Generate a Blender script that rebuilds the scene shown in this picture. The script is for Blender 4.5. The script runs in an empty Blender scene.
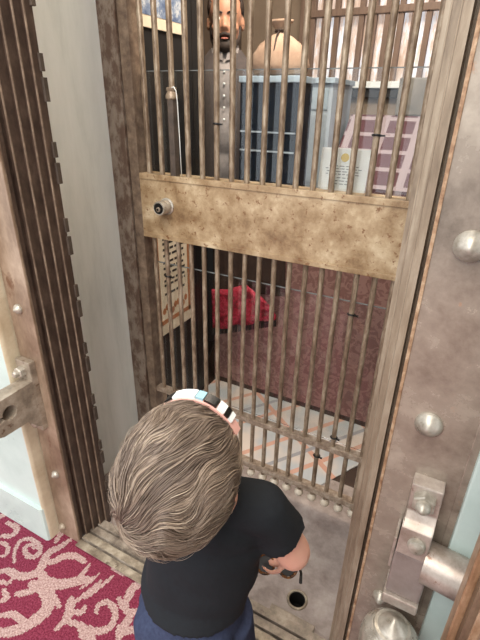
import bpy, bmesh, math, random
from mathutils import Vector, Matrix, noise
random.seed(11)
COL = bpy.context.scene.collection
PI = math.pi
V3 = Vector

# ------------------------------------------------------------------ materials
def lin(c):
    return tuple(((x/255.0)/12.92 if x/255.0 <= 0.04045 else ((x/255.0+0.055)/1.055)**2.4) for x in c) + (1.0,)

def nm(name):
    m = bpy.data.materials.new(name); m.use_nodes = True
    nt = m.node_tree
    return m, nt, nt.nodes['Principled BSDF']

def plain(name, rgb, rough=0.6, metal=0.0, spec=0.5, emit=None, estr=0):
    m, nt, b = nm(name)
    b.inputs['Base Color'].default_value = lin(rgb)
    b.inputs['Roughness'].default_value = rough
    b.inputs['Metallic'].default_value = metal
    b.inputs['Specular IOR Level'].default_value = spec
    if emit:
        b.inputs['Emission Color'].default_value = lin(emit)
        b.inputs['Emission Strength'].default_value = estr
    return m

def mottled(name, stops, scale=14.0, rough=0.5, metal=0.3, bump=0.15, spec=0.5, stretch=(1,1,1), detail=8, dist=0.1, spots=None, spot_scale=9.0, spot_at=0.66, rvar=0.15):
    """worn painted / oxidised metal: layered noise through a colour ramp, plus optional spots of another colour"""
    m, nt, b = nm(name)
    N = nt.nodes; L = nt.links
    tc = N.new('ShaderNodeTexCoord'); mp = N.new('ShaderNodeMapping')
    mp.inputs['Scale'].default_value = stretch
    L.new(tc.outputs['Object'], mp.inputs['Vector'])
    n1 = N.new('ShaderNodeTexNoise'); n1.inputs['Scale'].default_value = scale
    n1.inputs['Detail'].default_value = detail; n1.inputs['Roughness'].default_value = 0.7
    n1.inputs['Distortion'].default_value = dist
    L.new(mp.outputs['Vector'], n1.inputs['Vector'])
    cr = N.new('ShaderNodeValToRGB')
    els = cr.color_ramp.elements
    while len(els) < len(stops): els.new(0.5)
    for e, (p, c) in zip(els, stops):
        e.position = p; e.color = lin(c)
    L.new(n1.outputs['Fac'], cr.inputs['Fac'])
    out = cr.outputs['Color']
    if spots:
        n2 = N.new('ShaderNodeTexNoise'); n2.inputs['Scale'].default_value = spot_scale
        n2.inputs['Detail'].default_value = 6; n2.inputs['Roughness'].default_value = 0.7
        L.new(mp.outputs['Vector'], n2.inputs['Vector'])
        r2 = N.new('ShaderNodeValToRGB')
        r2.color_ramp.elements[0].position = spot_at; r2.color_ramp.elements[0].color = (0,0,0,1)
        r2.color_ramp.elements[1].position = min(1, spot_at+0.07); r2.color_ramp.elements[1].color = (1,1,1,1)
        L.new(n2.outputs['Fac'], r2.inputs['Fac'])
        mx = N.new('ShaderNodeMix'); mx.data_type = 'RGBA'
        L.new(r2.outputs['Color'], mx.inputs['Factor'])
        L.new(out, mx.inputs['A']); mx.inputs['B'].default_value = lin(spots)
        out = mx.outputs['Result']
    L.new(out, b.inputs['Base Color'])
    mr = N.new('ShaderNodeMapRange')
    mr.inputs['To Min'].default_value = max(0.05, rough-rvar); mr.inputs['To Max'].default_value = min(1, rough+rvar)
    L.new(n1.outputs['Fac'], mr.inputs['Value']); L.new(mr.outputs['Result'], b.inputs['Roughness'])
    b.inputs['Metallic'].default_value = metal
    b.inputs['Specular IOR Level'].default_value = spec
    if bump:
        bp = N.new('ShaderNodeBump'); bp.inputs['Strength'].default_value = bump; bp.inputs['Distance'].default_value = 0.004
        L.new(n1.outputs['Fac'], bp.inputs['Height']); L.new(bp.outputs['Normal'], b.inputs['Normal'])
    return m

M = {}
M['marble'] = mottled('white_marble', [(0.3,(172,190,184)),(0.55,(192,208,202)),(0.75,(204,217,211))], scale=3, rough=0.3, metal=0, bump=0.02)
M['marble_edge'] = mottled('aged_cream_marble', [(0.3,(176,158,130)),(0.6,(206,194,168)),(0.8,(222,214,194))], scale=8, rough=0.35, metal=0, bump=0.05)
M['white_paint'] = mottled('white_painted_steel', [(0.34,(208,213,208)),(0.5,(224,228,223)),(0.66,(232,235,231))], scale=9, rough=0.4, metal=0, bump=0.15, stretch=(1,1,0.2))
M['jamb'] = mottled('dark_oxidised_steel', [(0.36,(56,43,36)),(0.5,(70,55,46)),(0.64,(86,70,59))], scale=30, rough=0.45, metal=0.15, bump=0.15, stretch=(1,1,0.6), spots=(100,72,54), spot_scale=30, spot_at=0.68)
M['tab'] = mottled('dark_tab_steel', [(0.3,(58,50,44)),(0.7,(96,84,74))], scale=30, rough=0.5, metal=0.3)
M['rib'] = mottled('pale_oxidised_steel', [(0.36,(120,105,88)),(0.5,(146,131,112)),(0.64,(170,157,138))], scale=30, rough=0.42, metal=0.2, bump=0.15, stretch=(1,1,0.15), spots=(104,82,64), spot_scale=34, spot_at=0.66)
M['edge_rust'] = mottled('rust_edge', [(0.34,(124,92,68)),(0.5,(168,136,106)),(0.66,(200,176,148))], scale=50, rough=0.5, metal=0.1)
M['plate_l'] = mottled('tan_brown_steel', [(0.34,(104,84,67)),(0.5,(136,115,96)),(0.66,(170,150,130))], scale=9, rough=0.36, metal=0.15, bump=0.12, stretch=(1,1,.5), spots=(108,78,58), spot_scale=16, spot_at=0.6)
M['plate_r'] = mottled('grey_brown_steel', [(0.34,(110,98,86)),(0.46,(141,128,115)),(0.56,(158,146,132)),(0.68,(182,171,156))], scale=6, rough=0.26, metal=0.2, bump=0.1, spots=(172,130,100), spot_scale=15, spot_at=0.635)
M['stile'] = mottled('mottled_grey_brown_steel', [(0.42,(92,72,60)),(0.48,(106,89,77)),(0.52,(126,112,100)),(0.62,(138,126,113))], scale=26, rough=0.5, metal=0.1, bump=0.25, stretch=(1,1,0.55), detail=7)
M['gate_dark'] = mottled('brown_gate_steel', [(0.36,(90,74,62)),(0.5,(114,97,82)),(0.64,(140,122,104))], scale=26, rough=0.5, metal=0.1)
M['gate_plate'] = mottled('tan_brown_mottled_steel', [(0.34,(118,92,66)),(0.45,(152,127,95)),(0.55,(176,153,121)),(0.67,(204,186,155))], scale=10, rough=0.4, metal=0.1, bump=0.1, detail=12, spots=(122,86,56), spot_scale=46, spot_at=0.57)
M['bar'] = mottled('worn_bronze_bar', [(0.36,(108,90,73)),(0.5,(142,124,104)),(0.64,(178,163,142))], scale=60, rough=0.36, metal=0.3, bump=0.1, stretch=(1,1,0.3))
M['rail'] = mottled('worn_bronze_rail', [(0.36,(122,104,87)),(0.5,(152,135,118)),(0.64,(184,170,153))], scale=40, rough=0.4, metal=0.2)
M['ball'] = mottled('pale_ball_tip', [(0.3,(190,176,156)),(0.7,(226,216,198))], scale=30, rough=0.4, metal=0.1)
M['steel_floor'] = mottled('grey_mauve_floor_steel', [(0.34,(126,114,110)),(0.5,(152,141,136)),(0.66,(172,162,157))], scale=11, rough=0.5, metal=0.05, bump=0.08, spots=(184,174,168), spot_scale=30, spot_at=0.66)
M['sill'] = mottled('worn_sill_steel', [(0.34,(92,82,72)),(0.5,(130,119,107)),(0.66,(166,155,141))], scale=20, rough=0.4, metal=0.2, bump=0.2, spots=(84,72,62), spot_scale=22, spot_at=0.6)
M['brass_worn'] = mottled('worn_brass', [(0.34,(108,96,82)),(0.5,(144,132,115)),(0.66,(182,171,152))], scale=22, rough=0.4, metal=0.2, spots=(92,79,66), spot_scale=26, spot_at=0.58)
M['bolt'] = mottled('bright_bolt_steel', [(0.36,(150,142,128)),(0.5,(176,169,156)),(0.64,(198,192,180))], scale=40, rough=0.32, metal=0.35, bump=0.08)
M['lug'] = mottled('grey_bronze_lug', [(0.34,(118,106,92)),(0.5,(150,137,121)),(0.66,(180,168,152))], scale=18, rough=0.34, metal=0.2, bump=0.15, spots=(104,80,62), spot_scale=40, spot_at=0.6)
M['clamp'] = mottled('polished_worn_steel', [(0.34,(140,126,114)),(0.5,(170,157,146)),(0.66,(198,188,177))], scale=16, rough=0.34, metal=0.4, bump=0.06, spots=(122,94,78), spot_scale=36, spot_at=0.62)
M['clamp_grey'] = mottled('mauve_grey_block', [(0.34,(130,118,112)),(0.66,(160,148,142))], scale=12, rough=0.35, metal=0.2)
M['silver'] = mottled('silver_steel', [(0.36,(140,130,116)),(0.5,(170,163,150)),(0.64,(200,195,184))], scale=16, rough=0.27, metal=0.35, bump=0.03)
M['door_edge'] = mottled('brown_door_steel', [(0.36,(88,70,54)),(0.5,(122,100,80)),(0.64,(152,130,106))], scale=20, rough=0.42, metal=0.2, stretch=(1,1,0.3))
M['copper'] = mottled('copper_edge', [(0.36,(124,92,66)),(0.5,(160,126,96)),(0.64,(192,162,134))], scale=30, rough=0.35, metal=0.2, stretch=(1,1,0.3))
M['black'] = plain('matt_black_paint', (20,19,20), 0.55)
M['black_gloss'] = plain('black_plastic', (15,15,16), 0.3)
M['navy'] = plain('navy_enamel', (18,28,40), 0.6, spec=0.15)
M['pale_blue'] = mottled('pale_grey_blue_paint', [(0.3,(142,154,166)),(0.7,(178,190,200))], scale=7, rough=0.5, metal=0, bump=0)
M['paleboard'] = plain('pale_blue_board', (160,178,192), 0.6)
M['tan_wall'] = mottled('tan_plaster', [(0.3,(128,112,96)),(0.7,(146,130,114))], scale=5, rough=0.8, metal=0, bump=0.05)
M['vault_wall'] = mottled('brown_vault_wall', [(0.3,(74,62,52)),(0.7,(96,82,70))], scale=5, rough=0.7, metal=0, bump=0.05)
M['throw'] = mottled('dark_brown_cloth', [(0.3,(50,36,32)),(0.7,(72,54,46))], scale=30, rough=0.9, metal=0, bump=0.1)
M['ceiling'] = plain('cream_ceiling', (180,168,150), 0.8)
M['brown_wood'] = mottled('brown_slat_wood', [(0.3,(104,84,72)),(0.7,(134,112,98))], scale=10, rough=0.55, metal=0, stretch=(4,4,0.5))
M['dark_wood'] = mottled('dark_brown_wood', [(0.3,(44,32,26)),(0.7,(66,48,38))], scale=10, rough=0.5, metal=0, stretch=(0.6,4,4))
M['paper'] = plain('white_paper', (228,226,218), 0.7)
M['cream_paper'] = mottled('aged_cream_paper', [(0.3,(212,198,172)),(0.7,(232,222,202))], scale=9, rough=0.7, metal=0, bump=0)
M['orange_frame'] = mottled('rust_orange_border', [(0.3,(146,92,60)),(0.7,(184,126,84))], scale=18, rough=0.6, metal=0, bump=0)
M['ink'] = plain('printed_ink', (52,46,42), 0.7)
M['grey_ink'] = plain('grey_printed_ink', (138,138,132), 0.7)
M['gold'] = plain('gold_seal', (208,176,74), 0.5)
M['blue_print'] = mottled('blue_engraving', [(0.38,(74,92,126)),(0.5,(120,136,162)),(0.58,(188,194,200))], scale=22, rough=0.7, metal=0, bump=0)
M['red_cloth'] = mottled('crimson_brocade', [(0.42,(120,14,34)),(0.5,(184,32,58)),(0.56,(206,70,94)),(0.6,(150,22,44))], scale=24, rough=0.75, metal=0, bump=0.2)
M['skin_child'] = plain('child_skin', (226,172,150), 0.5)
M['skin_man'] = plain('man_skin', (190,142,116), 0.5)
for k in ('skin_child','skin_man'):
    b = M[k].node_tree.nodes['Principled BSDF']; b.inputs['Subsurface Weight'].default_value = 0.12
    b.inputs['Subsurface Radius'].default_value = (0.02,0.008,0.004)
M['tshirt'] = mottled('black_cotton', [(0.3,(19,22,26)),(0.7,(29,33,38))], scale=160, rough=0.85, metal=0, bump=0.1, spec=0.3)
M['shorts'] = mottled('navy_jersey', [(0.3,(44,50,72)),(0.7,(60,68,92))], scale=120, rough=0.9, metal=0, bump=0.1, spec=0.2)
M['jacket'] = mottled('grey_brown_wool', [(0.3,(66,60,60)),(0.7,(86,78,76))], scale=60, rough=0.9, metal=0, bump=0.1)
M['vest'] = plain('navy_vest_cloth', (34,42,56), 0.85)
M['lightshirt'] = mottled('pale_grey_shirting', [(0.3,(134,128,128)),(0.7,(156,150,148))], scale=50, rough=0.85, metal=0, bump=0.05)
M['trousers'] = plain('charcoal_trousers', (40,42,48), 0.85)
M['beard'] = mottled('dark_beard', [(0.3,(30,22,18)),(0.7,(58,44,36))], scale=90, rough=0.7, metal=0, bump=0.5)
M['hair_dark'] = mottled('dark_brown_hair', [(0.3,(34,24,20)),(0.7,(62,46,36))], scale=60, rough=0.55, metal=0, bump=0.5, stretch=(1,1,0.3))
M['eye_white'] = plain('eye_white', (226,222,216), 0.2)
M['iris'] = plain('dark_iris', (34,24,18), 0.2)
M['lip'] = plain('lip_skin', (170,104,92), 0.5)
M['canvas'] = mottled('tan_canvas', [(0.3,(148,122,104)),(0.7,(180,156,136))], scale=16, rough=0.85, metal=0, bump=0.3)
M['cord'] = plain('dark_cord', (52,40,34), 0.8)
M['stone'] = mottled('grey_stone', [(0.3,(92,90,86)),(0.55,(128,124,118)),(0.75,(158,154,146))], scale=9, rough=0.7, metal=0, bump=0.1)
M['amber'] = mottled('tortoiseshell_amber', [(0.4,(42,26,14)),(0.55,(128,78,26)),(0.7,(190,132,54))], scale=60, rough=0.2, metal=0, bump=0)
M['pink_band'] = plain('pale_pink_fabric', (232,178,166), 0.7)
M['white_fabric'] = plain('white_fabric', (232,238,238), 0.7)
M['teal_fabric'] = plain('pale_teal_fabric', (150,192,204), 0.7)
M['dark_hole'] = plain('dark_socket', (14,12,10), 0.8)
M['wire'] = plain('white_wire', (214,218,214), 0.4)
M['sneaker'] = plain('grey_shoe', (90,92,98), 0.7)
M['room_glow'] = mottled('bright_room_glow', [(0.4,(176,152,134)),(0.5,(200,184,174)),(0.58,(214,218,226))], scale=9, rough=0.6, metal=0, bump=0, stretch=(2.2,1,0.5))
def glow(m, s):
    nt = m.node_tree; b = nt.nodes['Principled BSDF']
    src = b.inputs['Base Color'].links[0].from_socket
    nt.links.new(src, b.inputs['Emission Color']); b.inputs['Emission Strength'].default_value = s
glow(M['room_glow'], 0.75)

def acrylic():
    m, nt, b = nm('clear_acrylic')
    b.inputs['Base Color'].default_value = (0.93,0.96,0.97,1)
    b.inputs['Roughness'].default_value = 0.02
    b.inputs['IOR'].default_value = 1.49
    b.inputs['Transmission Weight'].default_value = 1.0
    return m
M['acrylic'] = acrylic()
M['acrylic_edge'] = plain('polished_acrylic_edge', (112,118,118), 0.3)

def damask(name, c0, c1, scale):
    m, nt, b = nm(name); N = nt.nodes; L = nt.links
    tc = N.new('ShaderNodeTexCoord')
    n = N.new('ShaderNodeTexNoise'); n.inputs['Scale'].default_value = scale; n.inputs['Detail'].default_value = 2; n.inputs['Distortion'].default_value = 2.2
    L.new(tc.outputs['Object'], n.inputs['Vector'])
    r = N.new('ShaderNodeValToRGB'); r.color_ramp.elements[0].position = 0.47; r.color_ramp.elements[1].position = 0.54
    r.color_ramp.elements[0].color = lin(c0); r.color_ramp.elements[1].color = lin(c1)
    L.new(n.outputs['Fac'], r.inputs['Fac']); L.new(r.outputs['Color'], b.inputs['Base Color'])
    b.inputs['Roughness'].default_value = 0.85
    return m
M['damask'] = damask('mauve_reflection_damask', (136,100,94), (162,126,119), 20)  # mauve pattern imitates reflections in the acrylic sheet
M['carpet_mix'] = damask('burgundy_scroll_carpet', (122,38,62), (186,150,140), 9)

def loops(name, a, b2):
    m, nt, b = nm(name); N = nt.nodes; L = nt.links
    tc = N.new('ShaderNodeTexCoord')
    v = N.new('ShaderNodeTexVoronoi'); v.inputs['Scale'].default_value = 260
    L.new(tc.outputs['Object'], v.inputs['Vector'])
    n = N.new('ShaderNodeTexNoise'); n.inputs['Scale'].default_value = 190; n.inputs['Detail'].default_value = 2
    L.new(tc.outputs['Object'], n.inputs['Vector'])
    r = N.new('ShaderNodeValToRGB'); r.color_ramp.elements[0].position = 0.35; r.color_ramp.elements[1].position = 0.68
    r.color_ramp.elements[0].color = lin(a); r.color_ramp.elements[1].color = lin(b2)
    L.new(n.outputs['Fac'], r.inputs['Fac']); L.new(r.outputs['Color'], b.inputs['Base Color'])
    bp = N.new('ShaderNodeBump'); bp.inputs['Strength'].default_value = 0.6; bp.inputs['Distance'].default_value = 0.003
    L.new(v.outputs['Distance'], bp.inputs['Height']); L.new(bp.outputs['Normal'], b.inputs['Normal'])
    b.inputs['Roughness'].default_value = 0.95; b.inputs['Specular IOR Level'].default_value = 0.1
    return m
M['carpet_red'] = loops('burgundy_loops', (102,34,51), (138,62,82))
M['carpet_beige'] = loops('beige_loops', (146,114,110), (194,168,162))

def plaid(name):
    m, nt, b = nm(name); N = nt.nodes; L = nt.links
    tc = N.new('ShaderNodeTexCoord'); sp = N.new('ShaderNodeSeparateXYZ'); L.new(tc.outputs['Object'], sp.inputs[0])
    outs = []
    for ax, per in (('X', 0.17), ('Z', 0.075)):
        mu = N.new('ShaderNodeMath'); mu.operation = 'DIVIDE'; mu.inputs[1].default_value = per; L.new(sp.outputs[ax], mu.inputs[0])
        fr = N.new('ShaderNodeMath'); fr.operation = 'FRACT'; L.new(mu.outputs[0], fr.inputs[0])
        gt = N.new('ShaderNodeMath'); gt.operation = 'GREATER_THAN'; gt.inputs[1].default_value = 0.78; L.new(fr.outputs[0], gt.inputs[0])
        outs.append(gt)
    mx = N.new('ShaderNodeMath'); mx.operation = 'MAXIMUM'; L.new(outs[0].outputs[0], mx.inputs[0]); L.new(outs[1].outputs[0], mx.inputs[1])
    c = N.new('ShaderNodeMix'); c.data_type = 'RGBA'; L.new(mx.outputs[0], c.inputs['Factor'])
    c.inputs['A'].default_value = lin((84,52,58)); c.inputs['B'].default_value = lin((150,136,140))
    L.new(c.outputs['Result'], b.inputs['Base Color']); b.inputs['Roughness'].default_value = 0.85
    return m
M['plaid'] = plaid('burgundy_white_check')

def rugmat(name):
    m, nt, b = nm(name); N = nt.nodes; L = nt.links
    tc = N.new('ShaderNodeTexCoord'); mp = N.new('ShaderNodeMapping'); mp.inputs['Rotation'].default_value = (0,0,0.62)
    L.new(tc.outputs['Object'], mp.inputs['Vector'])
    sp = N.new('ShaderNodeSeparateXYZ'); L.new(mp.outputs[0], sp.inputs[0])
    def stripes(ax, per, w, off):
        a = N.new('ShaderNodeMath'); a.operation = 'ADD'; a.inputs[1].default_value = off; L.new(sp.outputs[ax], a.inputs[0])
        d = N.new('ShaderNodeMath'); d.operation = 'DIVIDE'; d.inputs[1].default_value = per; L.new(a.outputs[0], d.inputs[0])
        f = N.new('ShaderNodeMath'); f.operation = 'FRACT'; L.new(d.outputs[0], f.inputs[0])
        g = N.new('ShaderNodeMath'); g.operation = 'LESS_THAN'; g.inputs[1].default_value = w; L.new(f.outputs[0], g.inputs[0])
        return g.outputs[0]
    def mix(fac, a, b_):
        c = N.new('ShaderNodeMix'); c.data_type = 'RGBA'; L.new(fac, c.inputs['Factor'])
        if isinstance(a, tuple): c.inputs['A'].default_value = lin(a)
        else: L.new(a, c.inputs['A'])
        c.inputs['B'].default_value = lin(b_); return c.outputs['Result']
    n = N.new('ShaderNodeTexNoise'); n.inputs['Scale'].default_value = 6; n.inputs['Detail'].default_value = 2
    L.new(tc.outputs['Object'], n.inputs['Vector'])
    r = N.new('ShaderNodeValToRGB'); r.color_ramp.elements[0].position = 0.4; r.color_ramp.elements[1].position = 0.62
    r.color_ramp.elements[0].color = lin((176,184,190)); r.color_ramp.elements[1].color = lin((208,198,190))
    L.new(n.outputs['Fac'], r.inputs['Fac'])
    c = r.outputs['Color']
    c = mix(stripes('X', 0.19, 0.12, 0.02), c, (200,158,140))
    c = mix(stripes('Y', 0.34, 0.07, 0.05), c, (198,154,136))
    c = mix(stripes('X', 0.38, 0.05, 0.10), c, (150,152,158))
    L.new(c, b.inputs['Base Color']); b.inputs['Roughness'].default_value = 0.6
    return m
M['rug'] = rugmat('pale_rug_orange_lines')

def hairmat(name):
    m, nt, b = nm(name); N = nt.nodes; L = nt.links
    at = N.new('ShaderNodeAttribute'); at.attribute_name = 'tone'
    r = N.new('ShaderNodeValToRGB')
    e = r.color_ramp.elements
    e[0].position = 0.0; e[0].color = lin((70,58,50))
    e[1].position = 1.0; e[1].color = lin((202,186,165))
    x = e.new(0.35); x.color = lin((110,95,84))
    x = e.new(0.7); x.color = lin((152,135,118))
    L.new(at.outputs['Fac'], r.inputs['Fac']); L.new(r.outputs['Color'], b.inputs['Base Color'])
    b.inputs['Roughness'].default_value = 0.42; b.inputs['Specular IOR Level'].default_value = 0.45
    return m
M['hair'] = hairmat('ash_brown_hair')

# ------------------------------------------------------------------ mesh helpers
def bx(bm, x0, x1, y0, y1, z0, z1, bev=0.0):
    vs = [bm.verts.new(p) for p in ((x0,y0,z0),(x1,y0,z0),(x1,y1,z0),(x0,y1,z0),(x0,y0,z1),(x1,y0,z1),(x1,y1,z1),(x0,y1,z1))]
    fs = [bm.faces.new([vs[i] for i in q]) for q in ((3,2,1,0),(4,5,6,7),(0,1,5,4),(1,2,6,5),(2,3,7,6),(3,0,4,7))]
    if bev > 0:
        es = set(e for f in fs for e in f.edges)
        bmesh.ops.bevel(bm, geom=list(es), offset=bev, segments=2, affect='EDGES', profile=0.6)

def frame_of(d):
    d = d.normalized()
    a = V3((0,0,1)) if abs(d.z) < 0.9 else V3((1,0,0))
    u = d.cross(a).normalized(); v = u.cross(d).normalized()
    return u, v

def tube(bm, pts, rads, seg=12, cap=True):
    pts = [V3(p) for p in pts]
    if not isinstance(rads, (list, tuple)): rads = [rads]*len(pts)
    rings = []; u = None
    for i, p in enumerate(pts):
        d = (pts[min(i+1,len(pts)-1)] - pts[max(i-1,0)])
        if d.length < 1e-9: d = V3((0,0,1))
        d.normalize()
        if u is None: u, v = frame_of(d)
        else:
            u = (u - d*u.dot(d)); u.normalize(); v = u.cross(d).normalized()
        rings.append([bm.verts.new(p + (u*math.cos(2*PI*k/seg) + v*math.sin(2*PI*k/seg))*rads[i]) for k in range(seg)])
    for a, b in zip(rings, rings[1:]):
        for k in range(seg):
            bm.faces.new((a[k], a[(k+1)%seg], b[(k+1)%seg], b[k]))
    if cap:
        bm.faces.new(rings[0][::-1]); bm.faces.new(rings[-1])

def lathe(bm, prof, origin, axis=(0,0,1), seg=24, rot=0.0):
    """prof: list of (radius, height along axis)"""
    o = V3(origin); d = V3(axis).normalized(); u, v = frame_of(d)
    rings = []
    for r, h in prof:
        if r <= 1e-6: rings.append([bm.verts.new(o + d*h)])
        else: rings.append([bm.verts.new(o + d*h + (u*math.cos(2*PI*k/seg+rot) + v*math.sin(2*PI*k/seg+rot))*r) for k in range(seg)])
    for a, b in zip(rings, rings[1:]):
        if len(a) == 1 and len(b) == 1: continue
        for k in range(seg):
            k2 = (k+1) % seg
            if len(a) == 1: bm.faces.new((a[0], b[k2], b[k]))
            elif len(b) == 1: bm.faces.new((a[k], a[k2], b[0]))
            else: bm.faces.new((a[k], a[k2], b[k2], b[k]))
    if len(rings[0]) > 1: bm.faces.new(rings[0][::-1])
    if len(rings[-1]) > 1: bm.faces.new(rings[-1])

def prism(bm, poly, axis, a0, a1):
    """poly of 2D points in the plane perpendicular to axis ('x': (y,z), 'y': (x,z), 'z': (x,y))"""
    def P(q, a):
        return {'x': (a,q[0],q[1]), 'y': (q[0],a,q[1]), 'z': (q[0],q[1],a)}[axis]
    A = [bm.verts.new(P(q, a0)) for q in poly]; B = [bm.verts.new(P(q, a1)) for q in poly]
    n = len(poly)
    for i in range(n):
        bm.faces.new((A[i], A[(i+1)%n], B[(i+1)%n], B[i]))
    f1 = bm.faces.new(A[::-1]); f2 = bm.faces.new(B)
    return f1, f2

def torus(bm, c, axis, R, r, seg=24, rs=8):
    c = V3(c); d = V3(axis).normalized(); u, v = frame_of(d)
    rings = []
    for i in range(seg):
        a = 2*PI*i/seg; e = u*math.cos(a)+v*math.sin(a)
        rings.append([bm.verts.new(c + e*(R + r*math.cos(2*PI*k/rs)) + d*(r*math.sin(2*PI*k/rs))) for k in range(rs)])
    for i in range(seg):
        a, b = rings[i], rings[(i+1)%seg]
        for k in range(rs): bm.faces.new((a[k], b[k], b[(k+1)%rs], a[(k+1)%rs]))

def ball(bm, c, r, sub=2, frame=None):
    """r: radius or (rx, ry, rz) along the frame's axes"""
    if not isinstance(r, (list, tuple)): r = (r,r,r)
    fr = frame or (V3((1,0,0)), V3((0,1,0)), V3((0,0,1)))
    res = bmesh.ops.create_icosphere(bm, subdivisions=sub, radius=1.0)
    c = V3(c)
    for v in res['verts']:
        p = v.co.copy(); v.co = c + fr[0]*(p.x*r[0]) + fr[1]*(p.y*r[1]) + fr[2]*(p.z*r[2])

def limb(bm, pts, rads, seg=14):
    pts = [V3(p) for p in pts]
    for i, p in enumerate(pts): ball(bm, p, rads[i], 2)
    for i in range(len(pts)-1):
        tube(bm, [pts[i], pts[i+1]], [rads[i], rads[i+1]], seg)

def obj(name, bm, m, parent=None, smooth=None, recalc=True):
    if recalc: bmesh.ops.recalc_face_normals(bm, faces=bm.faces[:])
    me = bpy.data.meshes.new(name); bm.to_mesh(me); bm.free()
    o = bpy.data.objects.new(name, me); COL.objects.link(o)
    for mm in (m if isinstance(m, (list, tuple)) else [m]): me.materials.append(mm)
    if parent is not None:
        o.parent = parent; o.matrix_parent_inverse = parent.matrix_basis.inverted()
    if smooth:
        me.polygons.foreach_set('use_smooth', [True]*len(me.polygons))
        if smooth is not True:
            me.update(); bpy.context.view_layer.update()
            sharp = me.attributes.new('sharp_edge', 'BOOLEAN', 'EDGE')
            b2 = bmesh.new(); b2.from_mesh(me); b2.edges.ensure_lookup_table()
            vals = [ (len(e.link_faces) == 2 and e.calc_face_angle(0) > math.radians(smooth)) for e in b2.edges]
            b2.free(); sharp.data.foreach_set('value', vals)
    return o

def remeshed(name, bm, m, parent, voxel, smooth_it=6, fac=0.5):
    """union of overlapping closed shapes into one continuous skin"""
    bmesh.ops.recalc_face_normals(bm, faces=bm.faces[:])
    me = bpy.data.meshes.new(name+'_raw'); bm.to_mesh(me); bm.free()
    t = bpy.data.objects.new(name+'_raw', me); COL.objects.link(t)
    r = t.modifiers.new('r', 'REMESH'); r.mode = 'VOXEL'; r.voxel_size = voxel
    s = t.modifiers.new('s', 'SMOOTH'); s.iterations = smooth_it; s.factor = fac
    dg = bpy.context.evaluated_depsgraph_get()
    me2 = bpy.data.meshes.new_from_object(t.evaluated_get(dg))
    bpy.data.objects.remove(t); bpy.data.meshes.remove(me)
    me2.name = name; me2.materials.clear(); me2.materials.append(m)
    me2.polygons.foreach_set('use_smooth', [True]*len(me2.polygons))
    o = bpy.data.objects.new(name, me2); COL.objects.link(o)
    if parent is not None:
        o.parent = parent; o.matrix_parent_inverse = parent.matrix_basis.inverted()
    return o

def tag(o, label, cat, group=None, kind=None):
    o['label'] = label; o['category'] = cat
    if group: o['group'] = group
    if kind: o['kind'] = kind
    return o

def thing(name, label, cat, loc=(0,0,0), group=None):
    o = bpy.data.objects.new(name, None); COL.objects.link(o)
    o.location = loc; o.empty_display_size = 0.05
    bpy.context.view_layer.update()
    return tag(o, label, cat, group)

def struct(name, bm, m, label, cat, smooth=None):
    o = obj(name, bm, m, None, smooth)
    return tag(o, label, cat, kind='structure')
def B(): return bmesh.new()

TOP = 2.6
# ------------------------------------------------------------------ the setting
# carpet: stitched scroll pattern, each stitch a face of one of two yarns
MOTIF = []   # scroll strokes in floor metres: (points, half width)
def st(pts, w): MOTIF.append(([V3((p[0],p[1])) for p in pts], w))
st([(-1.171, 0.514), (-1.159, 0.527), (-1.172, 0.546), (-1.202, 0.554), (-1.22, 0.549)], 0.0071)
st([(-1.092, 0.593), (-1.115, 0.595), (-1.127, 0.584), (-1.112, 0.566), (-1.084, 0.561), (-1.065, 0.574), (-1.072, 0.597), (-1.108, 0.611), (-1.147, 0.605), (-1.16, 0.582), (-1.145, 0.552), (-1.111, 0.523)], 0.0089)
st([(-1.123, 0.479), (-1.098, 0.495), (-1.056, 0.498), (-1.026, 0.517), (-1.012, 0.543), (-1.029, 0.577), (-1.038, 0.603), (-1.022, 0.637), (-1.013, 0.671)], 0.0143)
st([(-1.01, 0.541), (-0.963, 0.531), (-0.916, 0.542), (-0.878, 0.577), (-0.844, 0.6)], 0.0178)
st([(-1.029, 0.577), (-0.999, 0.585), (-0.983, 0.618), (-0.944, 0.639), (-0.906, 0.637)], 0.0125)
st([(-0.927, 0.536), (-0.913, 0.509), (-0.891, 0.505)], 0.0089)
st([(-0.878, 0.577), (-0.881, 0.612), (-0.885, 0.641)], 0.0071)
st([(-0.956, 0.357), (-0.929, 0.374), (-0.904, 0.406), (-0.891, 0.441), (-0.892, 0.474), (-0.923, 0.497), (-0.969, 0.506), (-0.998, 0.501)], 0.0196)
st([(-0.904, 0.406), (-0.937, 0.412), (-0.971, 0.406), (-0.997, 0.387)], 0.0107)
st([(-0.969, 0.506), (-0.984, 0.477), (-1.01, 0.456)], 0.0125)
st([(-0.923, 0.497), (-0.884, 0.498), (-0.862, 0.491)], 0.0089)
st([(-0.819, 0.441), (-0.811, 0.469), (-0.764, 0.483), (-0.719, 0.49), (-0.689, 0.512), (-0.689, 0.544), (-0.711, 0.568), (-0.745, 0.572), (-0.76, 0.551), (-0.75, 0.533)], 0.0107)
st([(-0.811, 0.469), (-0.826, 0.498), (-0.848, 0.525)], 0.0143)
st([(-0.821, 0.5), (-0.792, 0.51), (-0.792, 0.529)], 0.0089)
st([(-0.764, 0.483), (-0.735, 0.469), (-0.702, 0.472)], 0.0125)
st([(-0.831, 0.525), (-0.819, 0.567), (-0.81, 0.615)], 0.0071)
st([(-0.812, 0.549), (-0.8, 0.592), (-0.787, 0.642)], 0.0071)
st([(-0.849, 0.565), (-0.836, 0.6), (-0.833, 0.631)], 0.0054)
st([(-0.72, 0.599), (-0.689, 0.586), (-0.659, 0.585), (-0.633, 0.603)], 0.0107)
st([(-0.689, 0.586), (-0.701, 0.626), (-0.701, 0.656), (-0.687, 0.682)], 0.0143)
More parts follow.
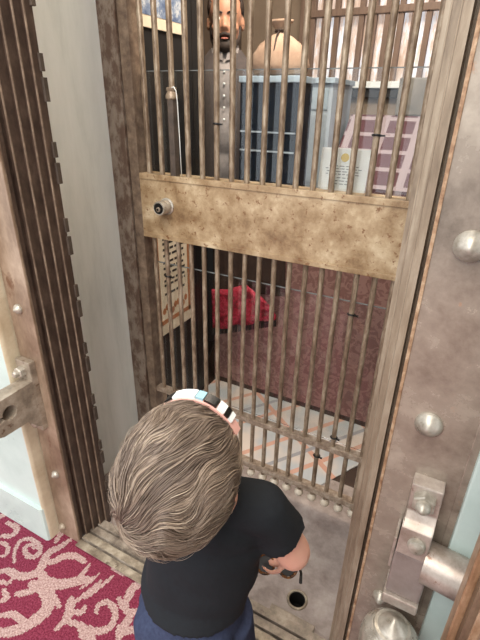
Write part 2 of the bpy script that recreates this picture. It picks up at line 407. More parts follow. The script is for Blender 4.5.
st([(-0.659, 0.585), (-0.65, 0.557), (-0.655, 0.53), (-0.639, 0.51)], 0.0125)
st([(-0.809, 0.667), (-0.763, 0.67), (-0.744, 0.688)], 0.0089)
st([(-1.094, 0.458), (-1.066, 0.464), (-1.064, 0.479)], 0.0071)
st([(-1.092, 0.649), (-1.07, 0.688), (-1.051, 0.646)], 0.0107)
st([(-1.268, 0.615), (-1.217, 0.616), (-1.208, 0.585), (-1.237, 0.569)], 0.0107)
st([(-1.035, 0.415), (-1.025, 0.431), (-1.057, 0.444)], 0.0089)
st([(-0.638, 0.528), (-0.624, 0.547), (-0.598, 0.555)], 0.0107)

def seg_dist(p, a, b):
    ab = b-a; t = max(0, min(1, (p-a).dot(ab)/max(1e-12, ab.length_squared)))
    return (p-(a+ab*t)).length
def smooth_line(pts):
    out = []
    n = len(pts)
    for i in range(n-1):
        p0 = pts[max(i-1,0)]; p1 = pts[i]; p2 = pts[i+1]; p3 = pts[min(i+2,n-1)]
        for k in range(4):
            t = k/4
            out.append(0.5*((2*p1)+(p2-p0)*t+(2*p0-5*p1+4*p2-p3)*t*t+(3*p1-p0-3*p2+p3)*t**3))
    out.append(pts[-1]); return out
def build_carpet():
    NX, NY, S = 400, 153, 0.0052
    X0, Y0 = -1.72, -0.105
    cells = [[0]*NX for _ in range(NY)]
    # the motif repeats across the carpet on a staggered pitch
    for dx, dy in ((0,0),(0.78,0.06),(-0.62,-0.05),(0.05,-0.40),(0.83,-0.34),(-0.57,-0.45),(1.5,0.0),(0.10,0.36),(-0.55,0.30)):
        for pts, w in MOTIF:
            q = smooth_line([V3((p.x+dx, p.y+dy)) for p in pts])
            n = len(q)
            for i in range(n-1):
                f = abs((i+0.5)/(n-1)-0.5)*2
                ww = w*(1.0-0.45*f*f)
                a, b = q[i], q[i+1]
                i0 = int((min(a.x,b.x)-ww-X0)/S); i1 = int((max(a.x,b.x)+ww-X0)/S)+1
                j0 = int((min(a.y,b.y)-ww-Y0)/S); j1 = int((max(a.y,b.y)+ww-Y0)/S)+1
                for j in range(max(0,j0), min(NY,j1)):
                    for ii in range(max(0,i0), min(NX,i1)):
                        if cells[j][ii]: continue
                        if seg_dist(V3((X0+(ii+.5)*S, Y0+(j+.5)*S)), a, b) < ww: cells[j][ii] = 1
    vs = [(X0+i*S, Y0+j*S, 0.0) for j in range(NY+1) for i in range(NX+1)]
    fs = [(j*(NX+1)+i, j*(NX+1)+i+1, (j+1)*(NX+1)+i+1, (j+1)*(NX+1)+i) for j in range(NY) for i in range(NX)]
    me = bpy.data.meshes.new('floor'); 
    # the rest of the lobby carpet around the stitched patch
    x1, y1 = X0+NX*S, Y0+NY*S
    k = len(vs)
    vs += [(-3,-3,0),(2,-3,0),(2,Y0,0),(-3,Y0,0), (-3,Y0,0),(X0,Y0,0),(X0,y1,0),(-3,y1,0), (x1,Y0,0),(2,Y0,0),(2,y1,0),(x1,y1,0)]
    fs += [(k,k+1,k+2,k+3),(k+4,k+5,k+6,k+7),(k+8,k+9,k+10,k+11)]
    me.from_pydata(vs, [], fs)
    for n in ('carpet_red','carpet_beige','carpet_mix'): me.materials.append(M[n])
    idx = [cells[j][i] for j in range(NY) for i in range(NX)] + [2,2,2]
    me.polygons.foreach_set('material_index', idx)
    o = bpy.data.objects.new('floor', me); COL.objects.link(o)
    tag(o, 'burgundy carpet with beige leafy scrolls in front of the vault doorway', 'floor', kind='structure')
build_carpet()

# lobby marble either side of the doorway
bm = B(); prism(bm, [(-3,.645),(-1.08,.645),(-1.08,.735),(-1.162,.735),(-1.162,1.30),(-3,1.30)], 'z', 0, TOP+.2)
struct('wall_left', bm, M['marble'], 'white marble wall left of the vault doorway', 'wall')
bm = B()
prism(bm, [(-3,.632),(-1.084,.632),(-1.076,.636),(-1.073,.644),(-1.073,.66),(-3,.66)], 'z', 0, 0.15)
struct('baseboard_left', bm, M['marble'], 'white marble base block at the foot of the left wall', 'baseboard')
bm = B()
prism(bm, [(-1.0795,.64),(-1.0765,.64),(-1.0725,.644),(-1.071,.652),(-1.071,.70),(-1.0795,.70)], 'z', 0, TOP+.2)
struct('trim_1', bm, M['marble_edge'], 'aged cream marble edge beside the left brown door plate', 'trim', smooth=40)
bm = B(); bx(bm, 0.090, 2.0, 0.665, 1.30, 0, TOP+.2, 0.004)
struct('wall_right', bm, M['marble'], 'white marble wall right of the vault doorway', 'wall')

# bolts used on the face plates
def cone_bolt(bm, x, z, R, y=0.68, h=0.016):
    lathe(bm, [(R*1.05,0),(R*1.05,0.003),(R,0.006),(R*0.55,h*0.72),(R*0.16,h),(0,h*1.03)], (x,y,z), (0,-1,0), 28)

# left face plate
bm = B(); bx(bm, -1.066, -0.9745, 0.68, 0.6865, 0, TOP, 0.002)
pl = struct('trim_2', bm, M['plate_l'], 'pinkish brown steel face plate left of the vault opening', 'trim')
for x, z in ((-1.025,.894),(-1.020,.303),(-1.028,1.50),(-1.045,.045)):
    bm = B(); cone_bolt(bm, x, z, 0.0135); obj('bolt', bm, M['bolt'] if z > .1 else M['rib'], pl, 40)
# right face plate
bm = B(); bx(bm, -0.047, 0.090, 0.68, 0.74, 0, TOP, 0.002)
pr = struct('trim_3', bm, M['plate_r'], 'grey brown steel face plate right of the vault opening', 'trim')
for x, z, r in ((0.003,1.228,.0215),(0.008,.92,.0215),(0.000,.452,.015),(0.010,1.56,.0215)):
    bm = B(); cone_bolt(bm, x, z, r, h=.02); obj('bolt', bm, M['bolt'], pr, 40)
bm = B(); bx(bm, -0.0495, -0.044, 0.6775, 0.72, 0, TOP, 0.001)
obj('edge_strip', bm, M['edge_rust'], pr)
bm = B(); bx(bm, 0.078, 0.0905, 0.677, 0.70, 0, TOP, 0.0015)
obj('edge_strip', bm, M['plate_r'], pr)

# stepped jambs
L = [(-1.06,.687),(-.9755,.687),(-.9755,.700),(-.981,.700),(-.981,.712),(-.968,.712),(-.968,.738),(-.959,.738),(-.959,.762),(-.9505,.762),(-.9505,.784),(-.942,.784),(-.942,.806),(-1.12,.806),(-1.12,.74),(-1.06,.74)]
bm = B(); prism(bm, L[::-1], 'z', 0, TOP)
jl = struct('trim_4', bm, M['jamb'], 'dark brown stepped door jamb on the left of the opening', 'trim')
for x, y in ((-.9755,.687),(-.968,.712),(-.959,.738),(-.9505,.762),(-.942,.784)):  # paler strips imitate light catching the step edges
    bm = B(); bx(bm, x-.0035, x+.0006, y-.0012, y+.0022, .012, TOP-.13, .0006); obj('ridge_highlight', bm, M['gate_dark'], jl)
z = 0.10
while z < 2.2:
    bm = B(); bx(bm, -.944, -.9355, .800, .812, z, z+.05, .001); obj('tab', bm, M['tab'], jl)
    bm = B(); bx(bm, -.944, -.9365, .800, .811, z+.062, z+.098, .001); obj('tab', bm, M['tab'], jl)
    z += 0.185
Rj = [(-.047,.741),(-.047,.760),(-.060,.760),(-.060,.722),(-.072,.722),(-.0735,.727),(-.0755,.727),(-.077,.740),(-.086,.740),(-.0875,.746),(-.0895,.746),(-.091,.762),(-.0985,.762),(-.0985,.806),(0.05,.806),(0.05,.741)]
bm = B(); prism(bm, Rj[::-1], 'z', 0, TOP)
struct('trim_5', bm, M['rib'], 'pale brown ribbed door jamb on the right of the opening', 'trim')
# header over the doorway
bm = B(); bx(bm, -1.12, 0.05, .72, .806, TOP-.12, TOP, .002); bx(bm, -1.08, .09, .66, .72, TOP, TOP+.2)
struct('trim_6', bm, M['jamb'], 'dark steel header above the vault opening', 'trim')

# stepped sill
S_ = [(.668,0),(.668,.007),(.690,.007),(.691,.003),(.694,.003),(.695,.012),(.722,.012),(.723,.006),(.727,.006),(.728,.017),(.752,.017),(.753,.010),(.757,.010),(.758,.022),(.784,.022),(.786,.0)]
bm = B(); prism(bm, S_, 'x', -.975, -.047)
sl = struct('trim_7', bm, M['sill'], 'worn stepped metal sill across the vault doorway', 'trim')
bm = B(); bx(bm, -.976, -.046, .664, .6895, .004, .0085, .001); obj('brass_strip', bm, M['brass_worn'], sl)
bm = B(); bx(bm, -.974, -.060, .6965, .720, .0115, .0135, .0008); obj('brass_strip', bm, M['brass_worn'], sl)
bm = B(); bx(bm, -.290, -.150, .783, .806, .0, .018, .001); obj('stop_plate', bm, M['sill'], sl)

# vault threshold floor with a bolt socket
bm = B()
outer = [(-1.12,.786),(.05,.786),(.05,1.40),(-1.12,1.40)]
ov = [bm.verts.new((x,y,0.001)) for x,y in outer]
HC = V3((-.228,.864,0)); HR = .026
hv = [bm.verts.new((HC.x+HR*math.cos(2*PI*k/28), HC.y+HR*math.sin(2*PI*k/28), 0.001)) for k in range(28)]
es = [bm.edges.new((ov[i], ov[(i+1)%4])) for i in range(4)] + [bm.edges.new((hv[i], hv[(i+1)%28])) for i in range(28)]
bmesh.ops.triangle_fill(bm, edges=es, use_beauty=True)
low = [bm.verts.new((v.co.x, v.co.y, -.06)) for v in hv]
for k in range(28): bm.faces.new((hv[k], hv[(k+1)%28], low[(k+1)%28], low[k]))
bm.faces.new(low)
# drop a face that closes the hole, if the fill made one
for f in [f for f in bm.faces if all(abs(v.co.z-.001) < 1e-6 and (v.co.xy-HC.xy).length < HR*1.01 for v in f.verts)]: bm.faces.remove(f)
fl = struct('floor_vault', bm, M['steel_floor'], 'grey mauve steel floor plate inside the vault doorway', 'floor')
for f in fl.data.polygons:
    f.material_index = 0
fl.data.materials.append(M['dark_hole'])
for f in fl.data.polygons:
    if f.center.z < -.005: f.material_index = 1
bm = B(); torus(bm, (HC.x,HC.y,.0015), (0,0,1), HR+.003, .0045, 32, 8); obj('socket_ring', bm, M['brass_worn'], fl, True)
bm = B(); bx(bm, -1.6, .6, 1.40, 3.0, -.02, 0.0); struct('floor_inner', bm, M['dark_wood'], 'dark floor at the back of the vault room', 'floor')

# vault interior shell
bm = B(); bx(bm, -1.16, -1.12, .806, 1.30, 0, TOP)
struct('wall_reveal', bm, M['white_paint'], 'white painted reveal between the dark jamb and the gate frame', 'wall')
bm = B(); bx(bm, .05, .09, .806, 1.30, 0, TOP)
struct('wall_reveal_right', bm, M['white_paint'], 'white painted reveal behind the right jamb', 'wall')
bm = B(); bx(bm, -1.66, -1.6, 1.30, 3.06, 0, 2.72); struct('wall_vault_left', bm, M['vault_wall'], 'brown left wall inside the vault', 'wall')
bm = B(); bx(bm, .6, .66, 1.30, 3.06, 0, 2.72); struct('wall_vault_right', bm, M['vault_wall'], 'brown right wall inside the vault', 'wall')
bm = B()
WX0, WX1, WZ0, WZ1 = -1.15, -0.28, 1.53, 2.25
bx(bm, -1.66, WX0, 3.0, 3.06, 0, 2.72); bx(bm, WX1, .66, 3.0, 3.06, 0, 2.72); bx(bm, WX0, WX1, 3.0, 3.06, 0, WZ0); bx(bm, WX0, WX1, 3.0, 3.06, WZ1, 2.72)
struct('wall_back', bm, M['tan_wall'], 'tan plaster wall at the back of the vault room', 'wall')
bm = B(); bx(bm, -1.66, .66, .806, 3.06, 2.72, 2.77); struct('ceiling', bm, M['ceiling'], 'cream ceiling over the vault', 'ceiling')
# slatted opening; an emissive panel stands in for the bright room beyond
bm = B(); bx(bm, WX0-.02, WX1+.02, 3.055, 3.065, WZ0-.02, WZ1+.02)
w = struct('slat_glow_panel', bm, M['room_glow'], 'glowing panel for the bright room behind brown vertical slats at the back of the vault', 'window')
bm = B(); bx(bm, WX0-.05, WX1+.05, 2.94, 3.04, WZ0-.035, WZ0, .004); obj('window_sill', bm, M['white_fabric'], w)
bm = B(); bx(bm, WX0-.05, WX1+.05, 2.96, 2.999, WZ0-.085, WZ0-.036, .004); obj('window_apron', bm, M['black'], w)
x = WX0+.02
while x < WX1:
    bm = B(); bx(bm, x, x+.030, 2.985, 3.02, WZ0, WZ1, .003); obj('slat', bm, M['brown_wood'], w); x += .073
bm = B(); bx(bm, WX0, WX1, 2.975, 3.02, 1.865, 1.90, .003); obj('cross_rail', bm, M['brown_wood'], w)
bm = B(); bx(bm, WX0-.03, WX1+.03, 2.97, 3.02, WZ1-.03, WZ1+.05, .003); obj('cross_rail', bm, M['brown_wood'], w)
for xx in (WX0-.04, WX1):
    bm = B(); bx(bm, xx, xx+.04, 2.97, 3.02, WZ0, WZ1, .003); obj('window_frame', bm, M['brown_wood'], w)

# ------------------------------------------------------------------ gate frame and gate
bm = B(); bx(bm, -1.121, -1.052, 1.188, 1.26, 0.001, TOP, .002)
bx(bm, -0.02, 0.05, 1.188, 1.26, 0.001, TOP, .002); bx(bm, -1.121, .05, 1.188, 1.26, TOP-.06, TOP)
struct('trim_8', bm, M['stile'], 'mottled grey brown steel frame around the barred gate', 'trim')

G = thing('gate', 'barred steel vault gate with a solid tan lock plate across its middle', 'gate', (-.58,1.215,0))
GX0, GX1 = -1.049, -.024
bm = B(); bx(bm, GX0, -1.012, 1.195, 1.262, .085, 2.5, .002); obj('stile', bm, M['gate_dark'], G)
bm = B(); bx(bm, -.075, GX1, 1.195, 1.262, .085, 2.5, .002); obj('stile', bm, M['gate_dark'], G)
bm = B(); bx(bm, -1.012, -.075, 1.198, 1.255, 2.46, 2.5, .002); obj('top_rail', bm, M['gate_dark'], G)
bm = B(); bx(bm, -1.045, -.076, 1.196, 1.262, .978, 1.187, .002); lp = obj('lock_plate', bm, M['gate_plate'], G)
bm = B(); bx(bm, -1.010, -.077, 1.192, 1.200, 1.171, 1.1885, .0012); obj('plate_flange', bm, M['gate_plate'], lp)
bm = B(); bx(bm, -1.010, -.077, 1.192, 1.200, .976, .991, .0012); obj('plate_flange', bm, M['gate_plate'], lp)
BARX = [-.9825+.0515*i for i in range(17)] + [-.1065]
for i, x in enumerate(BARX):
    bm = B(); tube(bm, [(x,1.215,1.186),(x,1.215,2.48)], .0085, 14); obj('bar', bm, M['bar'], G, 40)
    bm = B(); tube(bm, [(x,1.215,.078),(x,1.215,.98)], .0081, 14); br = obj('bar', bm, M['bar'], G, 40)
    bm = B(); lathe(bm, [(.006,.102-.079),(.008,.016),(.0155,.008),(.0175,0),(.0155,-.008),(.0095,-.0145),(0,-.0175)], (x,1.215,.066), (0,0,1), 18); obj('ball_tip', bm, M['ball'], br, 60)
bm = B(); bx(bm, -1.030, -.076, 1.201, 1.231, .316, .338, .003); obj('cross_rail', bm, M['rail'], G)
bm = B(); bx(bm, -1.030, -.076, 1.200, 1.232, .100, .124, .003); obj('cross_rail', bm, M['rail'], G)
# lock cylinder
lc = V3((-.905,1.196,1.091))
bm = B(); lathe(bm, [(.027,0),(.027,.004),(.0225,.006),(.0225,.042),(.0215,.046),(.018,.046)], lc, (0,-1,0), 28); lo = obj('lock_cylinder', bm, M['silver'], lp, 40)
bm = B(); lathe(bm, [(.0175,.0455),(.0175,.0475),(0,.0475)], lc, (0,-1,0), 28); lathe(bm, [(.0042,.0525),(0,.0526)], lc+V3((0,0,-.003)), (0,-1,0), 12)
o = obj('lock_face', bm, M['black_gloss'], lp, 40)
bm = B(); lathe(bm, [(.0078,.0475),(.0078,.051),(.0065,.052),(0,.052)], lc+V3((.001,0,-.003)), (0,-1,0), 16); obj('key_core', bm, M['brass_worn'], lp, 40)
# hexagonal sleeve on the third bar, with its cap and white wire
sx = BARX[2]
bm = B(); lathe(bm, [(.0165,1.188),(.0165,1.405),(.014,1.409)], (sx,1.213,0), (0,0,1), 6, .3); sv = obj('bar_sleeve', bm, M['tab'], G)
bm = B(); lathe(bm, [(.014,1.405),(.0185,1.409),(.0185,1.418),(.013,1.428),(.015,1.432),(.015,1.438),(.010,1.440)], (sx,1.213,0), (0,0,1), 18); obj('sleeve_cap', bm, M['bar'], sv, 40)
bm = B(); tube(bm, [(sx+.008,1.202,1.437),(sx+.016,1.202,1.440),(sx+.023,1.203,1.430),(sx+.025,1.205,1.40),(sx+.026,1.208,1.30),(sx+.027,1.21,1.19)], .0016, 8); obj('seal_wire', bm, M['wire'], sv, True)
# clear acrylic sheets behind the bars, tied on with black cable ties
for z0, z1 in ((1.189,1.482),(.340,.872)):
    bm = B(); bx(bm, -1.006, -.080, 1.2345, 1.2385, z0, z1); sh = obj('acrylic_sheet', bm, M['acrylic'], G)
    bm = B(); bx(bm, -1.006, -.080, 1.2342, 1.2388, z1+.0002, z1+.0026); obj('sheet_edge', bm, M['acrylic_edge'], sh)
    bm = B(); bx(bm, -1.0085, -1.0062, 1.2342, 1.2388, z0, z1); obj('sheet_edge', bm, M['acrylic_edge'], sh)
for i, z in ((14,1.335),(5,1.345),(1,.835),(14,.842),(14,.375),(13,.27)):
    x = BARX[i]
    bm = B(); torus(bm, (x,1.215,z), (0,.15,1), .0105, .0028, 20, 8); bx(bm, x-.004, x+.022, 1.207, 1.212, z-.002, z+.002)
    obj('cable_tie', bm, M['black_gloss'], G, 60)

# notice leaning behind the sheet, standing on the lock plate
ps = thing('paper_notice', 'white paper notice with a gold seal propped behind the upper gate bars', 'notice', (-.345,1.25,1.188))
bm = B()
prism(bm, [(1.2432,1.1885),(1.2444,1.1885),(1.2584,1.297),(1.2572,1.297)], 'x', -.412, -.279); obj('sheet', bm, M['paper'], ps)
def on_notice(z): return 1.2432 + (z-1.1885)*(.014/.1085) - .0008
bm = B(); z = 1.274; lathe(bm, [(.011,0),(.011,.0006),(0,.0006)], (-.345, on_notice(z)+.0003, z), (0,-1,.13), 20); obj('gold_seal', bm, M['gold'], ps)
bm = B()
for z, wd in ((1.252,.040),(1.245,.050),(1.238,.046),(1.231,.048),(1.222,.030),(1.214,.020),(1.206,.024)):
    x = -.345-wd
    while x < -.345+wd:
        l = random.uniform(.006,.014); bx(bm, x, min(x+l,-.345+wd), on_notice(z)-.0002, on_notice(z)+.0006, z-.0011, z+.0011); x += l+.004
tx = obj('printed_text', bm, M['grey_ink'], ps); tx['kind'] = 'stuff'

# ------------------------------------------------------------------ hardware on the face plates
# latch bracket on the left plate
lb = thing('latch_bracket', 'heavy slotted steel latch bracket bolted to the left brown face plate', 'bracket', (-1.02,.68,.60))
bm = B()
prof = [(.681,.505),(.681,.679),(.44,.672),(.44,.628),(.5535,.626)]
for k in range(13):
    a = math.radians(177 - k*27.5*.98); prof.append((.576+.0225*math.cos(a), .6255+.0225*math.sin(a)))
prof += [(.532,.600),(.530,.570),(.545,.564),(.62,.562),(.652,.525)]
prism(bm, prof, 'x', -1.048, -1.0065); bx(bm, -1.062, -1.0475, .44, .66, .575, .67)
obj('arm', bm, M['lug'], lb)
bm = B(); bx(bm, -1.064, -1.006, .660, .681, .502, .738, .003); obj('foot_plate', bm, M['lug'], lb)
def hexnut(bm, c, axis, R, h, rot=0.0): lathe(bm, [(R,0),(R,h*.86),(R*.86,h)], c, axis, 6, rot)
bm = B(); hexnut(bm, (-1.040,.661,.705), (0,-1,0), .017, .018, .4); n_ = obj('nut', bm, M['bolt'], lb)
bm = B(); lathe(bm, [(.0095,.017),(.0095,.026),(.007,.030),(0,.031)], (-1.040,.661,.705), (0,-1,0), 16); obj('stud', bm, M['bolt'], n_, 40)
bm = B(); hexnut(bm, (-1.030,.661,.524), (0,-1,0), .013, .012, .2); obj('nut', bm, M['lug'], lb)

# clamp on the right plate
cl = thing('hinge_clamp', 'bolted steel hinge clamp holding a thick bar on the right face plate', 'clamp', (.04,.68,.60))
def tilt_box(bm, cx, cz, w, h, y0, y1, ang, bev=.003):
    b2 = B(); bx(b2, -w/2, w/2, y0, y1, -h/2, h/2, bev)
    bmesh.ops.rotate(b2, verts=b2.verts[:], cent=(0,0,0), matrix=Matrix.Rotation(ang, 3, 'Y'))
    bmesh.ops.translate(b2, verts=b2.verts[:], vec=(cx,0,cz))
    me = bpy.data.meshes.new('t'); b2.to_mesh(me); b2.free(); bm.from_mesh(me); bpy.data.meshes.remove(me)
bm = B()
prism(bm, [(.681,.812),(.652,.809),(.650,.752),(.640,.738),(.627,.728),(.622,.668),(.652,.664),(.660,.71),(.681,.72)], 'x', .006, .058)
bmesh.ops.bevel(bm, geom=bm.edges[:], offset=.0025, segments=2, affect='EDGES', profile=.6)
obj('strap', bm, M['clamp'], cl)
bm = B(); hexnut(bm, (.031,.651,.783), (0,-1,.03), .0205, .017, .5); n_ = obj('nut', bm, M['bolt'], cl)
bm = B(); lathe(bm, [(.0125,.016),(.0125,.024),(.004,.034),(0,.035)], (.031,.651,.783), (0,-1,.03), 18); obj('stud', bm, M['bolt'], n_, 40)
bm = B(); lathe(bm, [(.0155,0),(.0155,.004),(.013,.009),(.006,.012),(0,.0125)], (.037,.6245,.700), (0,-1,.09), 22); obj('rivet', bm, M['bolt'], cl, 40)
bm = B(); bx(bm, .005, .068, .628, .681, .548, .662, .004); obj('block', bm, M['clamp_grey'], cl)
bm = B(); bx(bm, .003, .068, .620, .681, .523, .547, .003); obj('block', bm, M['clamp'], cl)
bm = B(); bx(bm, -.001, .0045, .632, .681, .61, .69, .002); obj('side_plate', bm, M['clamp'], cl)
bm = B(); tube(bm, [(.0585,.642,.652),(.30,.612,.655)], .0385, 28); obj('bar', bm, M['clamp'], cl, 40)

# hinge post with a cone topped cap
hp = thing('hinge_post', 'round silver steel hinge post with a pointed cap below the clamp', 'hinge', (.030,.60,.0))
bm = B(); lathe(bm, [(.050,0),(.050,.425),(.056,.432),(.056,.463),(.053,.475),(.046,.487),(.0375,.497)], (.034,.594,0), (0,0,1), 36); obj('post', bm, M['silver'], hp, 40)
tp = V3((.034,.594,.4955))
bm = B(); lathe(bm, [(.036,0),(.0365,.004),(.034,.008),(.028,.0095),(.0265,.0115),(.010,.026),(.003,.032),(0,.033)], tp, (0,0,1), 36); obj('cap', bm, M['bolt'], hp, 30)
for z in (.10,.33):
    bm = B(); bx(bm, .012, .048, .640, .681, z, z+.03); obj('bracket', bm, M['silver'], hp)

# the open vault door, seen on its stepped edge
vd = thing('vault_door', 'thick brown stepped vault door standing open at the right', 'door', (.35,.2,0))
dp = [(.103,.500),(.098,.492),(.098,.476),(.106,.474),(.106,.452),(.116,.450),(.116,.425),(.126,.423),(.126,.398),(.137,.396),(.137,.37),(.15,.37),(.15,-.52),(.36,-.52),(.36,.500)]
bm = B(); prism(bm, dp[::-1], 'z', .012, 2.28); obj('slab', bm, M['door_edge'], vd)
bm = B(); bx(bm, .0955, .1065, .470, .503, .012, 2.28, .003); obj('edge_strip', bm, M['copper'], vd)
bm = B(); bx(bm, .1085, .1175, .4245, .4285, .012, 2.28, .001); obj('edge_strip', bm, M['copper'], vd)
bm = B(); bx(bm, .1185, .1275, .3975, .4015, .012, 2.28, .001); obj('edge_strip', bm, M['copper'], vd)

# ------------------------------------------------------------------ things inside the vault
bm = B(); bx(bm, -1.56, -1.10, 1.31, 1.752, 0.002, 2.2, .004)
cb = tag(obj('tall_cabinet', bm, M['black']), 'tall matt black cabinet just inside the gate on the left', 'cabinet')
bm = B(); bx(bm, -1.1002, -1.0992, 1.66, 1.665, .05, 2.15); obj('door_seam', bm, M['black_gloss'], cb)
# poster on its side
po = thing('framed_poster', 'cream printed poster with a rust border, low on the black cabinet side', 'poster', (-1.098,1.47,.70))
bm = B(); bx(bm, -1.0992, -1.0935, 1.335, 1.605, .475, .965, .001); obj('backing', bm, M['cream_paper'], po)
bm = B()
for a in ((1.352,1.588,.525,.545),(1.352,1.588,.93,.95),(1.352,1.370,.525,.95),(1.570,1.588,.525,.95)): bx(bm, -1.0936, -1.0926, *a)
obj('border', bm, M['orange_frame'], po)
bm = B()
for i, z in enumerate((.90,.88,.855,.83,.80,.775,.75,.72,.70,.66)):
    y = 1.40
    while y < 1.545:
        l = random.uniform(.012,.04); bx(bm, -1.0936, -1.0929, y, min(y+l,1.55), z-.005, z+.005); y += l+.008
tx = obj('printed_text', bm, M['ink'], po); tx['kind'] = 'stuff'
bm = B()
for k in range(9): ball(bm, (-1.0932, 1.39+.02*k, .585+.014*math.sin(k*1.7)), (.0008,.014,.017), 1)
obj('printed_ornament', bm, M['orange_frame'], po)
# blue print above it
bp_ = thing('framed_print', 'blue engraved print in a cream mount, high on the black cabinet side', 'print', (-1.098,1.50,1.70))
bm = B(); bx(bm, -1.0988, -1.0925, 1.335, 1.605, 1.62, 2.0, .001); obj('mount', bm, M['cream_paper'], bp_)
bm = B(); bx(bm, -1.0927, -1.0915, 1.345, 1.59, 1.655, 1.97); obj('picture', bm, M['blue_print'], bp_)

# low damask screen, added in place of reflections in the lower acrylic
ls = thing('reflection_screen', 'low mauve damask panel screen standing in for acrylic reflections behind the lower gate bars', 'screen', (-.4,1.81,0))
bm = B(); bx(bm, -1.095, .30, 1.805, 1.822, .03, .955); obj('panel', bm, M['damask'], ls)
bm = B(); bx(bm, -1.098, .303, 1.800, 1.828, .955, .985, .003); obj('top_rail', bm, M['dark_wood'], ls)
bm = B(); bx(bm, -1.098, .303, 1.802, 1.826, .002, .03, .002); obj('bottom_rail', bm, M['dark_wood'], ls)
for x in (-.40, .28):
    bm = B(); bx(bm, x-.012, x+.012, 1.8035, 1.8055, .03, .955); obj('seam_strip', bm, M['damask'], ls)

def cloth(bm, tops, bots, n, y0, amp, thick):
    V = []
    for side in (0,1):
        rows = []
        for j in range(7):
            t = j/6; row = []
            for i in range(n+1):
                s = i/n
                def at(pl):
                    f = s*(len(pl)-1); k = min(int(f), len(pl)-2); g = f-k
                    return pl[k][0]+(pl[k+1][0]-pl[k][0])*g, pl[k][1]+(pl[k+1][1]-pl[k][1])*g
                a = at(tops); b = at(bots)
                row.append(bm.verts.new((a[0]+(b[0]-a[0])*t, y0+amp*math.sin(s*17+t)*(.4+t)-side*thick, a[1]+(b[1]-a[1])*t)))
            rows.append(row)
        V.append(rows)
        for j in range(6):
            for i in range(n): bm.faces.new((rows[j][i], rows[j][i+1], rows[j+1][i+1], rows[j+1][i]))
    a, b = V
    for j in range(6):
        for i in (0, n): bm.faces.new((a[j][i], a[j+1][i], b[j+1][i], b[j][i]))
    for i in range(n):
        for j in (0, 6): bm.faces.new((a[j][i], a[j][i+1], b[j][i+1], b[j][i]))

# dark brown throw imitates shadow at the screen top, red brocade below it
bm = B(); cloth(bm, [(-1.090,.99),(-.72,.99)], [(-1.092,.50),(-1.0,.47),(-.86,.575),(-.70,.60)], 24, 1.790, .004, .004)
tag(obj('shade_throw', bm, M['throw'], None, True), 'dark brown throw put in for the shadow over the left of the damask screen', 'throw')
rc = thing('red_cloth', 'crimson brocade cloth with dark fringe hanging on the mauve damask screen', 'cloth', (-.9,1.78,.5))
bm = B(); cloth(bm, [(-1.088,.56),(-1.0,.575),(-.90,.625),(-.80,.57),(-.73,.50)], [(-1.085,.335),(-.96,.375),(-.84,.43),(-.73,.478)], 30, 1.770, .004, .003); obj('brocade', bm, M['red_cloth'], rc, True)
bm = B()
for i in range(60):
    s_ = i/59; x = -1.085+.355*s_; z = .335+.143*s_
    tube(bm, [(x,1.770+.004*math.sin(s_*17),z+.004),(x+random.uniform(-.003,.003),1.768,z-.035)], .003, 5)
obj('fringe', bm, M['black'], rc)
# rug on the vault floor
bm = B(); prism(bm, [(-1.088,1.30),(-.34,1.30),(-.20,1.55),(-.06,1.80),(-1.088,1.80)], 'z', .0015, .006)
tag(obj('floor_rug', bm, M['rug']), 'pale rug with orange lines on the floor behind the gate', 'rug')
# display table and what stands on it
tb = thing('display_table', 'long dark wooden display table at the back of the vault', 'table', (-.35,2.57,0))
bm = B(); bx(bm, -1.02, .35, 2.30, 2.86, .955, .985, .004); obj('tabletop', bm, M['dark_wood'], tb)
for x, y in ((-.98,2.34),(.31,2.34),(-.98,2.82),(.31,2.82)):
    bm = B(); bx(bm, x-.025, x+.025, y-.025, y+.025, .002, .955); obj('leg', bm, M['dark_wood'], tb)
bm = B(); bx(bm, -.96, .29, 2.335, 2.35, .87, .955); obj('apron', bm, M['dark_wood'], tb)
nc = thing('reflection_navy_case', 'tall navy case standing in for acrylic reflections, with a pale top board, under the tan sack', 'cabinet', (-.85,1.92,0))  # added case, takes the place of dark reflections in the upper acrylic
bm = B(); bx(bm, -.985, -.722, 1.845, 2.00, .003, 1.478, .003); obj('body', bm, M['navy'], nc)
bm = B(); bx(bm, -.990, -.715, 1.838, 2.005, 1.478, 1.502, .003); obj('top_board', bm, M['paleboard'], nc)
for z in (1.290, 1.215):
    bm = B(); bx(bm, -.980, -.727, 1.8385, 1.845, z, z+.006); obj('shelf_edge', bm, M['pale_blue'], nc)
pc = thing('reflection_pale_case', 'pale grey blue cabinet standing in for acrylic reflections, right of the navy case on the display table', 'cabinet', (-.87,2.49,.985))  # added cabinet, takes the place of pale reflections in the acrylic
bm = B(); bx(bm, -1.00, -.745, 2.35, 2.69, .986, 1.495, .003); obj('body', bm, M['pale_blue'], pc)
bm = B(); bx(bm, -1.005, -.735, 2.335, 2.7, 1.495, 1.52, .003); obj('top_board', bm, M['paleboard'], pc)
bm = B(); bx(bm, -.93, -.765, 2.344, 2.35, 1.38, 1.475, .002); obj('drawer', bm, M['paleboard'], pc)
bm = B(); bx(bm, -.93, -.765, 2.344, 2.35, 1.03, 1.36, .002); obj('door', bm, M['pale_blue'], pc)
bm = B(); lathe(bm, [(.006,0),(.009,.008),(.006,.014),(0,.015)], (-.85,2.344,1.43), (0,-1,0), 12); obj('knob', bm, M['silver'], pc, True)
